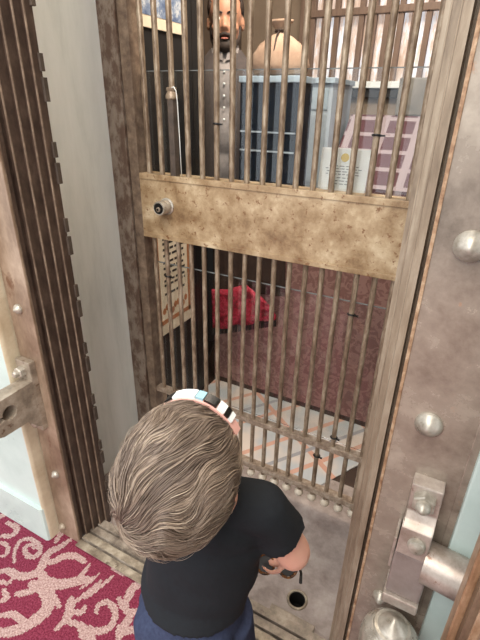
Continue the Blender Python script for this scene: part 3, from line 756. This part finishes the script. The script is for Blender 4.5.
# sloped stand under a checked cloth
sd = thing('reflection_stand', 'sloped stand made up for the reflected lobby carpet, draped in a burgundy and white check cloth', 'stand', (-.2,2.54,.985))
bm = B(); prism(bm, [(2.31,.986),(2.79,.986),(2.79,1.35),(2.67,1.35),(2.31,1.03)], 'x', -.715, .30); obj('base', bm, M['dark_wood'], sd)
bm = B(); prism(bm, [(2.304,.992),(2.304,1.034),(2.667,1.357),(2.792,1.357),(2.792,1.352),(2.669,1.352),(2.309,1.031),(2.309,.992)], 'x', -.728, .315); obj('reflection_cloth', bm, M['plaid'], sd)
sb = thing('stone_block', 'grey stone block with a brown oval medallion on top of the check cloth', 'block', (-.3,2.73,1.357))
bm = B(); bx(bm, -.50, -.16, 2.675, 2.78, 1.358, 1.535, .008); obj('stone', bm, M['stone'], sb)
bm = B(); lathe(bm, [(.045,0),(.045,.004),(.036,.006),(0,.006)], (-.27,2.675,1.44), (0,-1,0), 24); obj('medallion', bm, M['brown_wood'], sb, 40)
bm = B(); torus(bm, (-.27,2.672,1.44), (0,1,0), .046, .004, 24, 6); obj('medallion_rim', bm, M['cord'], sb, True)
# canvas sack tied at the neck
sk = thing('canvas_sack', 'tan canvas sack tied at its neck on top of the navy cabinet', 'sack', (-.846,1.922,1.5025))
bm = B()
def wob(prof, o, seg=36):
    rings = []
    for r, h in prof:
        rings.append([bm.verts.new((o[0]+math.cos(a)*r*(1+.05*math.sin(5*a+h*30)+.03*math.sin(9*a)), o[1]+math.sin(a)*r*.72*(1+.05*math.sin(4*a+1)), o[2]+h)) for a in [2*PI*k/seg for k in range(seg)]])
    for a, b in zip(rings, rings[1:]):
        for k in range(seg): bm.faces.new((a[k], a[(k+1)%seg], b[(k+1)%seg], b[k]))
    bm.faces.new(rings[0][::-1]); bm.faces.new(rings[-1])
wob([(.092,.001),(.112,.010),(.118,.04),(.110,.08),(.084,.116),(.048,.14),(.024,.152),(.019,.158),(.027,.168),(.044,.188),(.048,.196),(.032,.192)], (-.846,1.922,1.5025))
obj('bag', bm, M['canvas'], sk, True)
bm = B(); torus(bm, (-.846,1.922,1.6605), (0,.1,1), .0215, .004, 24, 8); tube(bm, [(-.846,1.902,1.660),(-.842,1.870,1.64),(-.839,1.846,1.59),(-.841,1.838,1.53)], .0035, 8); obj('tie_cord', bm, M['cord'], sk, True)

# ------------------------------------------------------------------ people
def local(O, F):
    F = V3((F[0],F[1],0)).normalized(); R = V3((F.y,-F.x,0)); O = V3(O)
    return F, R, (lambda r, f, z: O + R*r + F*f + V3((0,0,z)))
UP = V3((0,0,1))
def hand(bm, wrist, d, pn, s, curl=.5, side=1):
    """palm, four unequal bent fingers and a thumb; d along the hand, pn palm normal"""
    d = V3(d).normalized(); pn = V3(pn); pn = (pn - d*pn.dot(d)).normalized(); a = d.cross(pn).normalized()*side
    w = V3(wrist)
    fr = (a, d, pn)
    ball(bm, w + d*.045*s, (.036*s,.048*s,.016*s), 2, fr)
    limb(bm, [w, w+d*.03*s], [.021*s,.022*s], 10)
    for k, (off, ln) in enumerate(((-.027,.062),(-.009,.072),(.010,.067),(.027,.052))):
        p = w + d*.082*s + a*off*s; pts = [p - d*.02*s, p]; ang = 0
        for j in range(3):
            ang += curl*(.75 if j else .55)
            p = p + (d*math.cos(ang)+pn*math.sin(ang))*(ln*s*(.42,.33,.25)[j]); pts.append(p)
        limb(bm, pts, [.0092*s,.0092*s,.0085*s,.0078*s,.0068*s], 8)
    t0 = w + d*.022*s - a*.026*s
    limb(bm, [t0, t0+(d*.6-a*.7+pn*.35)*.03*s, t0+(d*.85-a*.55+pn*.6)*.058*s, t0+(d*.95-a*.25+pn*.8)*.078*s], [.013*s,.011*s,.0095*s,.008*s], 8)

# ---- the child
CO = (-.318,.478,0); CF, CR, cp = local(CO, (-.14,.99))
child = thing('person', 'small child in a black t-shirt and navy shorts, seen from behind at the gate', 'person', (-.318,.478,0))
HC_ = V3((-.318,.412,.875)); 
HF = V3((-.14,.99,0)).normalized(); HR_ = V3((HF.y,-HF.x,0))
tilt = Matrix.Rotation(math.radians(10), 3, HF) @ Matrix.Rotation(math.radians(4), 3, HR_)
hx, hy, hz = tilt @ HR_, tilt @ HF, tilt @ UP
HFR = (hx, hy, hz)
def hp_(r, f, z): return HC_ + hx*r + hy*f + hz*z
SHR = V3((-.212,.515,.762)); ELR = V3((-.168,.562,.625)); WRR = V3((-.200,.622,.515))
SHL = cp(-.112,.030,.757); ELL = cp(-.140,.100,.620); WRL = cp(-.040,.17,.53)
bm = B()
ball(bm, HC_, (.080,.098,.100), 3, HFR)                                   # skull
ball(bm, hp_(0,.030,-.045), (.066,.070,.066), 3, HFR)                     # face and jaw
ball(bm, hp_(0,.098,-.040), (.010,.014,.012), 2, HFR)                     # nose
for s in (-1,1):
    ball(bm, hp_(.034*s,.078,-.055), (.024,.020,.022), 2, HFR)            # cheeks
    ball(bm, hp_(.0855*s,.018,-.026), (.011,.020,.028), 2, HFR)            # ears
ball(bm, hp_(0,.082,-.095), (.020,.016,.012), 2, HFR)                     # chin
limb(bm, [cp(0,.010,.775), hp_(0,-.010,-.07)], [.044,.042])
ball(bm, cp(0,.018,.70), (.108,.068,.080), 2, (CR,CF,UP)); ball(bm, cp(0,.005,.60), (.098,.074,.10), 2, (CR,CF,UP))
ball(bm, cp(-.02,-.005,.49), (.086,.074,.085), 2, (CR,CF,UP))
limb(bm, [cp(.03,.02,.755), SHR, ELR, WRR], [.04,.035,.035,.021]); limb(bm, [cp(-.03,.02,.755), SHL, ELL, WRL], [.04,.035,.030,.020])
hand(bm, WRR, (-.25,.40,-.75), (-.85,-.1,-.1), .62, .75, 1)
hand(bm, WRL, (.8,.35,-.35), (0,-.5,-.8), .62, .75, -1)
for s in (-1,1):
    limb(bm, [cp(.045*s-.018,0,.46), cp(.058*s,.012,.25), cp(.060*s,0,.07)], [.050,.043,.030])
    limb(bm, [cp(.060*s,-.012,.042), cp(.066*s,.055,.028), cp(.070*s,.085,.025)], [.03,.026,.020])
remeshed('body', bm, M['skin_child'], child, .0055, 5, .5)
# eyes, brows and mouth
for s in (-1,1):
    bm = B(); ball(bm, hp_(.031*s,.083,-.018), .0115, 2, HFR); obj('eye', bm, M['eye_white'], child, True)
    bm = B(); ball(bm, hp_(.031*s,.0915,-.018), (.006,.0045,.006), 2, HFR); obj('iris', bm, M['iris'], child, True)
bm = B(); ball(bm, hp_(0,.0965,-.072), (.018,.006,.006), 2, HFR); obj('mouth', bm, M['lip'], child, True)
# t-shirt
bm = B()
TS = .012
limb(bm, [cp(0,.008,.785), cp(0,.012,.76)], [.056,.066])
ball(bm, cp(0,.018,.712), (.118,.080,.080), 3, (CR,CF,UP)); ball(bm, cp(0,.006,.62), (.112,.088,.115), 3, (CR,CF,UP))
def ring_loft(bm, secs, fr, seg=40):
    """secs: (centre r, centre f, z, half width, half depth)"""
    rings = []
    for r, f, z, a, b in secs:
        rings.append([bm.verts.new(cp(r+a*math.cos(2*PI*k/seg)*(1+.012*math.sin(7*2*PI*k/seg+z*30)), f+b*math.sin(2*PI*k/seg)*(1+.02*math.sin(5*2*PI*k/seg+z*20)), z)) for k in range(seg)])
    for a, b in zip(rings, rings[1:]):
        for k in range(seg): bm.faces.new((a[k], a[(k+1)%seg], b[(k+1)%seg], b[k]))
    bm.faces.new(rings[0][::-1]); bm.faces.new(rings[-1])
ring_loft(bm, [(-.018,-.010,.527,.109,.101),(-.017,-.007,.54,.109,.097),(-.012,.000,.56,.111,.092),(-.003,.005,.62,.111,.088),(0,.012,.68,.113,.084),(0,.018,.72,.108,.076)], None)
def sleeve(bm, S, E, r0, r1, t1):
    S = V3(S); E = V3(E); d = (E-S); ball(bm, S, r0, 3); n = 5
    tube(bm, [S+d*(t1*i/n) for i in range(n+1)], [r0+(r1-r0)*i/n + (.002 if i == n else 0) for i in range(n+1)], 24)
limb(bm, [cp(.04,.016,.758), SHR], [.050,.045]); limb(bm, [cp(-.04,.016,.758), SHL], [.050,.045])
sleeve(bm, SHR, ELR, .044, .046, .52); sleeve(bm, SHL, ELL, .045, .046, .62)
ts = remeshed('tshirt', bm, M['tshirt'], child, .0055, 3, .45)
for v in ts.data.vertices:
    p = v.co; f_ = max(0, min(1, (p.z-.51)/.05))
    q = V3((p.x*16, p.y*16, p.z*7)); q2 = V3((p.x*9+p.z*16, p.y*9, p.z*14))
    v.co = p + v.normal*(.0055*noise.noise(q) + .0045*noise.noise(q2))*(.4+.6*f_)
# shorts
bm = B()
ring_loft(bm, [(-.026,-.006,.395,.104,.093),(-.026,-.010,.44,.112,.100),(-.022,-.010,.49,.107,.096),(-.018,-.004,.53,.102,.088)], None)
for s in (-1,1): tube(bm, [cp(.052*s-.020,-.006,.46), cp(.062*s-.010,.006,.24)], [.072,.068], 24)
ball(bm, cp(-.065,-.062,.455), (.062,.058,.065), 2, (CR,CF,UP)); ball(bm, cp(.028,-.062,.455), (.062,.058,.065), 2, (CR,CF,UP))
remeshed('shorts', bm, M['shorts'], child, .006, 3, .45)
for s in (-1,1):
    bm = B(); limb(bm, [cp(.060*s,-.022,.036), cp(.067*s,.055,.034), cp(.072*s,.095,.030)], [.033,.032,.026]); bx(bm, 0,0.001,0,0.001,0,0.001)
    bmesh.ops.delete(bm, geom=bm.verts[-8:] if False else [], context='VERTS')
    for v in bm.verts:
        if v.co.z < .004: v.co.z = .004
    remeshed('shoe', bm, M['sneaker'], child, .005, 2, .4)

# hair: a cap and several thousand strands combed out from the whorl
HRAD = (.0895,.108,.116)
def hsurf(u, k=1.0): return HC_ + hz*.004 + hx*(u.x*HRAD[0]*k) + hy*(u.y*HRAD[1]*k) + hz*(u.z*HRAD[2]*k)
def covered(u):
    # bare over the face and below the ears and nape
    if u.y > .45 and u.z < .42: return False
    if u.y > .05 and u.z < -.05 - .1*(.45-u.y): return False
    return u.z > -.80
bm = B()
ball(bm, (0,0,0), 1.0, 5)
bad = [f for f in bm.faces if not covered(f.calc_center_median().normalized())]
bmesh.ops.delete(bm, geom=bad, context='FACES')
for v in bm.verts: v.co = hsurf(v.co.normalized(), .985)
cap = obj('hair', bm, M['hair'], child, True)
at = cap.data.attributes.new('tone','FLOAT','POINT'); at.data.foreach_set('value', [.25]*len(cap.data.vertices))
sol = cap.modifiers.new('s','SOLIDIFY'); sol.thickness = .008; sol.offset = -1
WH = V3((-.46,-.86,-.12)).normalized()
rng = random.Random(5)
verts = []; faces = []; tone = []
def strand(u0, length, w, tn, lift):
    u = u0.copy(); n = 9; P = []
    step = length/n
    tipl = max(-.01, rng.gauss(.012,.022))
    for i in range(n+1):
        s = i/n
        k = 1.0 + .010 + lift*(math.sin(PI*min(1,s*1.05))*.9) + .006*noise.noise(u*5)
        P.append(hsurf(u, k + tipl*s*s))
        away = u - WH; away = away - u*away.dot(u)
        if away.length < 1e-4: away = u.orthogonal()
        away.normalize()
        sw = u.cross(away)
        nn = noise.noise_vector(u*3.0 + V3((3.1,1.7,.4)))
        dist = math.acos(max(-1,min(1,u.dot(WH))))
        g = V3((0,0,-1)); g = g - u*g.dot(u)
        d = away + sw*(1.0*math.exp(-dist*1.0)+.22*math.sin(dist*5.5)) + nn*.95 + g*(.30 if u.z < .25 else .10) + V3((.25,0,0))
        d = d - u*d.dot(u); d.normalize()
        u = (u + d*(step/.108)).normalized()
    base = len(verts)
    for i, p in enumerate(P):
        s = i/n
        t = (P[min(i+1,n)]-P[max(i-1,0)]).normalized(); nr = (p-HC_).normalized(); b = t.cross(nr).normalized()
        ww = w*(.35+.65*math.sin(PI*min(1,.12+s*.80)))*(1-.75*s**3)
        verts.extend([p - b*ww, p + nr*ww*.7, p + b*ww]); 
        tone.extend([tn*(.92+.08*s)]*3)
    for i in range(n):
        a = base+3*i
        for q in ((0,1),(1,2),(2,0)): faces.append((a+q[0], a+q[1], a+3+q[1], a+3+q[0]))
locks = []
while len(locks) < 620:
    u = V3((rng.gauss(0,1), rng.gauss(0,1), rng.gauss(0,1))).normalized()
    if not covered(u): continue
    tn = .50 + noise.noise(u*4.0)*.32 + rng.gauss(0,.10)
    locks.append((u, tn, rng.uniform(.050,.105), rng.uniform(.004,.060)))
for u, tn, ln, lift in locks:
    for q in range(17):
        off = V3((rng.gauss(0,1), rng.gauss(0,1), rng.gauss(0,1)))*.042
        v = (u+off).normalized()
        if not covered(v): continue
        strand(v, ln*rng.uniform(.75,1.05), rng.uniform(.0007,.0013), min(1,max(0,tn+rng.gauss(0,.065))), lift*rng.uniform(.7,1.1))
for _ in range(420):
    u = (WH + V3((rng.gauss(0,1), rng.gauss(0,1), rng.gauss(0,1)))*.75).normalized()
    if not covered(u): continue
    strand(u, rng.uniform(.03,.07), rng.uniform(.0005,.0008), min(1,max(0,rng.gauss(.62,.15))), rng.uniform(.03,.11))
me = bpy.data.meshes.new('hair_strands'); me.from_pydata([tuple(v) for v in verts], [], faces)
at = me.attributes.new('tone','FLOAT','POINT'); at.data.foreach_set('value', tone)
me.materials.append(M['hair']); me.polygons.foreach_set('use_smooth', [True]*len(me.polygons))
ho = bpy.data.objects.new('hair_strands', me); COL.objects.link(ho); ho.parent = cap; ho['kind'] = 'stuff'
ho.parent = cap

# headband over the front of the hair
def arc_band(bm, a0, a1, zoff, yoff, w, th, k):
    n = 26; rows = []
    for i in range(n+1):
        a = a0+(a1-a0)*i/n
        r = V3((math.cos(a), 0, math.sin(a)))
        c = HC_ + hy*yoff + hz*zoff + hx*(r.x*k[0]) + hz*(r.z*k[1])
        out = (hx*r.x + hz*r.z).normalized()
        rows.append([bm.verts.new(c - hy*w), bm.verts.new(c + hy*w), bm.verts.new(c + hy*w + out*th), bm.verts.new(c - hy*w + out*th)])
    for a, b in zip(rows, rows[1:]):
        for q in range(4): bm.faces.new((a[q], a[(q+1)%4], b[(q+1)%4], b[q]))
    bm.faces.new(rows[0][::-1]); bm.faces.new(rows[-1])
bm = B(); arc_band(bm, math.radians(38), math.radians(152), .010, .066, .009, .004, (.077,.0985)); hb = obj('headband', bm, M['pink_band'], child)
for a0, a1, mt in ((100,128,'white_fabric'),(90,99,'teal_fabric'),(74,89,'black_gloss'),(64,73,'white_fabric'),(58,63,'black_gloss'),(52,57,'white_fabric'),(129,140,'black_gloss')):
    bm = B(); arc_band(bm, math.radians(a0), math.radians(a1), .011, .069, .0085, .0065, (.078,.0995)); obj('band_patch', bm, M[mt], hb)

# sunglasses hanging from the child's right hand
sg = thing('sunglasses', 'small amber and black sunglasses held in the child\'s right hand', 'sunglasses', (-.228,.636,.45))
gO = V3((-.226,.640,.445))
gx = V3((.75,.30,-.05)).normalized(); gy = V3((-.2,.55,-.55)).normalized(); gy = (gy-gx*gy.dot(gx)).normalized(); gz = gx.cross(gy).normalized()
bm = B()
for s in (-1,1): torus(bm, gO + gx*.026*s, gy, .0205, .0032, 24, 8)
tube(bm, [gO-gx*.007+gz*.006, gO+gz*.010, gO+gx*.007+gz*.006], .003, 8); obj('frame', bm, M['amber'], sg, True)
for s in (-1,1):
    bm = B(); lathe(bm, [(.019,0),(.019,.0012),(0,.0016)], gO + gx*.026*s, gy, 24); obj('lens', bm, M['black_gloss'], sg, 40)
    bm = B(); e = gO + gx*.047*s + gz*.006
    tube(bm, [e, e+gx*.004*s-gy*.012, e+gx*.002*s-gy*.065, e-gy*.085-gz*.014], [.0035,.0035,.003,.0035], 8); obj('temple', bm, M['black_gloss'], sg, True)

# ---- the man behind the gate
MO = (-1.215,2.12,0); MF, MR, mp_ = local(MO, (.46,-.89))
man = thing('person', 'bearded man in a grey jacket standing beyond the upper gate bars', 'person', MO)
MFR = (MR, MF, UP)
def mt_(r, f, z): return mp_(r, f, z+.07)
bm = B()
HZ = 1.735
ball(bm, mp_(0,.0,HZ+.035), (.078,.097,.092), 3, MFR)
ball(bm, mp_(0,.028,HZ-.035), (.063,.070,.085), 3, MFR)
ball(bm, mp_(0,.075,HZ-.095), (.026,.022,.020), 2, MFR)
limb(bm, [mp_(0,.088,HZ+.004), mp_(0,.108,HZ-.028)], [.009,.013], 10)
for s in (-1,1):
    ball(bm, mp_(.014*s,.098,HZ-.033), (.009,.009,.008), 2, MFR)
    ball(bm, mp_(.032*s,.086,HZ+.020), (.022,.010,.007), 2, MFR)
    ball(bm, mp_(.042*s,.066,HZ-.030), (.022,.022,.020), 2, MFR)
    ball(bm, mp_(.079*s,.0,HZ-.008), (.010,.020,.032), 2, MFR)
limb(bm, [mt_(0,-.012,1.50), mp_(0,-.004,1.68)], [.060,.056])
ball(bm, mt_(0,0,1.40), (.185,.105,.12), 3, MFR); ball(bm, mt_(0,.01,1.20), (.165,.11,.18), 3, MFR); ball(bm, mp_(0,0,1.02), (.165,.11,.14), 3, MFR)
for s in (-1,1):
    W_ = mp_(.24*s,.10,.90)
    limb(bm, [mt_(.10*s,0,1.44), mt_(.195*s,0,1.42), mt_(.235*s,-.02,1.14), W_], [.06,.055,.042,.028])
    hand(bm, W_, (0,.02,-1) , (-.9*s*MR.x,-.9*s*MR.y,0), 1.0, .35, s)
    limb(bm, [mp_(.09*s,0,.94), mp_(.10*s,.015,.50), mp_(.10*s,-.01,.10)], [.085,.060,.042])
    limb(bm, [mp_(.10*s,-.03,.045), mp_(.115*s,.10,.035), mp_(.12*s,.16,.03)], [.042,.036,.028])
remeshed('body', bm, M['skin_man'], man, .0075, 4, .4)
for s in (-1,1):
    bm = B(); ball(bm, mp_(.031*s,.0815,HZ+.002), .0125, 2, MFR); obj('eye', bm, M['eye_white'], man, True)
    bm = B(); ball(bm, mp_(.031*s,.0915,HZ+.002), (.006,.004,.006), 2, MFR); obj('iris', bm, M['iris'], man, True)
    bm = B(); limb(bm, [mp_(.014*s,.0955,HZ+.023), mp_(.033*s,.0955,HZ+.029), mp_(.052*s,.080,HZ+.022)], [.004,.005,.003], 8); obj('eyebrow', bm, M['hair_dark'], man, True)
bm = B()
ball(bm, mp_(0,.070,HZ-.100), (.044,.034,.030), 3, MFR)
limb(bm, [mp_(-.034,.082,HZ-.085), mp_(-.024,.094,HZ-.062), mp_(0,.102,HZ-.056), mp_(.024,.094,HZ-.062), mp_(.034,.082,HZ-.085)], [.010,.010,.009,.010,.010], 10)
for s in (-1,1): limb(bm, [mp_(.034*s,.072,HZ-.10), mp_(.058*s,.030,HZ-.075), mp_(.068*s,.012,HZ-.02)], [.018,.013,.008], 10)
remeshed('beard', bm, M['beard'], man, .005, 2, .4)
bm = B(); ball(bm, mp_(0,.1035,HZ-.0745), (.018,.006,.0045), 2, MFR); obj('mouth', bm, M['lip'], man, True)
bm = B()
ball(bm, mp_(0,-.012,HZ+.052), (.086,.100,.092), 3, MFR); 
bmesh.ops.delete(bm, geom=[v for v in bm.verts if (v.co-mp_(0,0,HZ)).dot(MF) > .048 and v.co.z < HZ+.105], context='VERTS')
bmesh.ops.delete(bm, geom=[v for v in bm.verts if (v.co-mp_(0,0,HZ)).dot(MF) > .0 and v.co.z < HZ+.02], context='VERTS')
o = obj('hair', bm, M['hair_dark'], man, True); o.modifiers.new('s','SOLIDIFY').thickness = .01
# shirt, waistcoat, jacket, trousers
bm = B(); ball(bm, mt_(0,.012,1.38), (.150,.108,.16), 3, MFR); limb(bm, [mt_(0,-.012,1.50), mt_(0,-.006,1.56)], [.075,.066]); ball(bm, mt_(0,.02,1.20), (.15,.115,.17), 3, MFR); ball(bm, mt_(0,.014,1.03), (.155,.118,.13), 3, MFR)
sh = remeshed('shirt', bm, M['lightshirt'], man, .008, 3, .4)
for s in (-1,1):
    bm = B(); prism(bm, [(0,0),(.052,.012),(.060,.052),(.016,.060)], 'y', 0, .006)
    for v in bm.verts:
        x, y, z = v.co; v.co = mt_((x+.004)*s, .092-.55*x+y-.25*(z), 1.505+z)
    obj('collar', bm, M['lightshirt'], sh)
bm = B()
bm.free()
for z in (1.46,1.41,1.36,1.31,1.26):
    bm = B(); ball(bm, mt_(0,.125 if z < 1.42 else .112,z), (.006,.004,.006), 2, MFR); obj('button', bm, M['white_fabric'], sh, True)
def jacket_ring(z, a, b, gap):
    n = 44; out = []
    for k in range(n+1):
        t = gap + (2*PI-2*gap)*k/n   # opening at the front
        out.append((a*math.sin(t), b*math.cos(t), z))
    return out
bm = B(); rings = []
for z, a, b, g in ((.86,.185,.132,0.13),(1.0,.185,.134,0.13),(1.15,.182,.134,0.15),(1.28,.192,.132,0.18),(1.38,.202,.126,0.19),(1.44,.198,.116,0.21),(1.49,.155,.098,0.23),(1.525,.100,.082,0.25),(1.555,.076,.074,0.26)):
    rings.append([bm.verts.new(mt_(*q)) for q in jacket_ring(z,a,b,g)])
for a, b in zip(rings, rings[1:]):
    for k in range(44): bm.faces.new((a[k], a[k+1], b[k+1], b[k]))
jk = obj('jacket', bm, M['jacket'], man, True); jk.modifiers.new('s','SOLIDIFY').thickness = .01
for s in (-1,1):
    bm = B(); limb(bm, [mt_(.165*s,0,1.425), mt_(.20*s,0,1.41), mt_(.24*s,-.02,1.14), mt_(.242*s,.085,.93)], [.066,.066,.056,.044], 20); obj('jacket_sleeve', bm, M['jacket'], jk, True)
bm = B(); ball(bm, mp_(0,0,.97), (.178,.126,.12), 2, MFR)
for s in (-1,1): tube(bm, [mp_(.085*s,0,.95), mp_(.10*s,.012,.50), mp_(.10*s,-.01,.075)], [.098,.078,.064], 22)
remeshed('trousers', bm, M['trousers'], man, .01, 2, .4)
for s in (-1,1):
    bm = B(); limb(bm, [mp_(.10*s,-.04,.046), mp_(.115*s,.10,.044), mp_(.122*s,.175,.036)], [.045,.043,.034])
    for v in bm.verts: v.co.z = max(v.co.z, .003)
    remeshed('shoe', bm, M['black_gloss'], man, .008, 2, .4)

# ------------------------------------------------------------------ light
def area(name, loc, target, size, size_y, power, rgb):
    d = bpy.data.lights.new(name, 'AREA'); d.shape = 'RECTANGLE'; d.size = size; d.size_y = size_y; d.energy = power
    d.color = lin(rgb)[:3]
    o = bpy.data.objects.new(name, d); COL.objects.link(o); o.location = loc
    o.rotation_euler = (V3(target)-V3(loc)).to_track_quat('-Z','Y').to_euler(); return o
W = bpy.data.worlds.new('world'); bpy.context.scene.world = W; W.use_nodes = True
W.node_tree.nodes['Background'].inputs['Color'].default_value = (0.90,0.95,1.0,1); W.node_tree.nodes['Background'].inputs['Strength'].default_value = 1.4
area('lobby_window_light', (1.5,-3.0,3.0), (-.6,.8,.8), 3.0, 2.2, 135, (255,248,240))
area('lobby_side_fill', (-1.0,-2.6,3.6), (0,.7,.7), 2.0, 1.6, 48, (250,250,250))  # added fill for the right marble and jamb ribs, no known window
area('lobby_overhead_fill', (-.3,-.8,3.4), (-.3,.7,0), 1.6, 1.6, 60, (255,244,230))  # unseen overhead lamp, added to raise the lobby brightness
area('vault_ceiling_light', (-.55,1.42,2.68), (-.6,1.75,0), .6, .4, 40, (255,238,216))
area('vault_back_light', (-.2,2.2,2.68), (-.4,2.5,0), .8, .4, 14, (255,242,228))

# ------------------------------------------------------------------ camera
cam = bpy.data.cameras.new('camera'); co = bpy.data.objects.new('camera', cam); COL.objects.link(co)
cam.sensor_fit = 'VERTICAL'; cam.sensor_height = 24.0; cam.lens = 24.0*444.0/640.0; cam.clip_start = .02
rt = V3((.882,.471,.019)); fw = V3((-.416,.796,-.438)).normalized(); rt = (rt-fw*rt.dot(fw)).normalized(); up = rt.cross(fw)
mw = Matrix(((rt.x,up.x,-fw.x,0),(rt.y,up.y,-fw.y,0),(rt.z,up.z,-fw.z,1.4),(0,0,0,1)))
co.matrix_world = mw
sc = bpy.context.scene
sc.camera = co
sc.view_settings.view_transform = 'Standard'; sc.view_settings.look = 'None'; sc.view_settings.gamma = 1.0
sc.view_settings.exposure = 0.12; sc.view_settings.use_curve_mapping = False
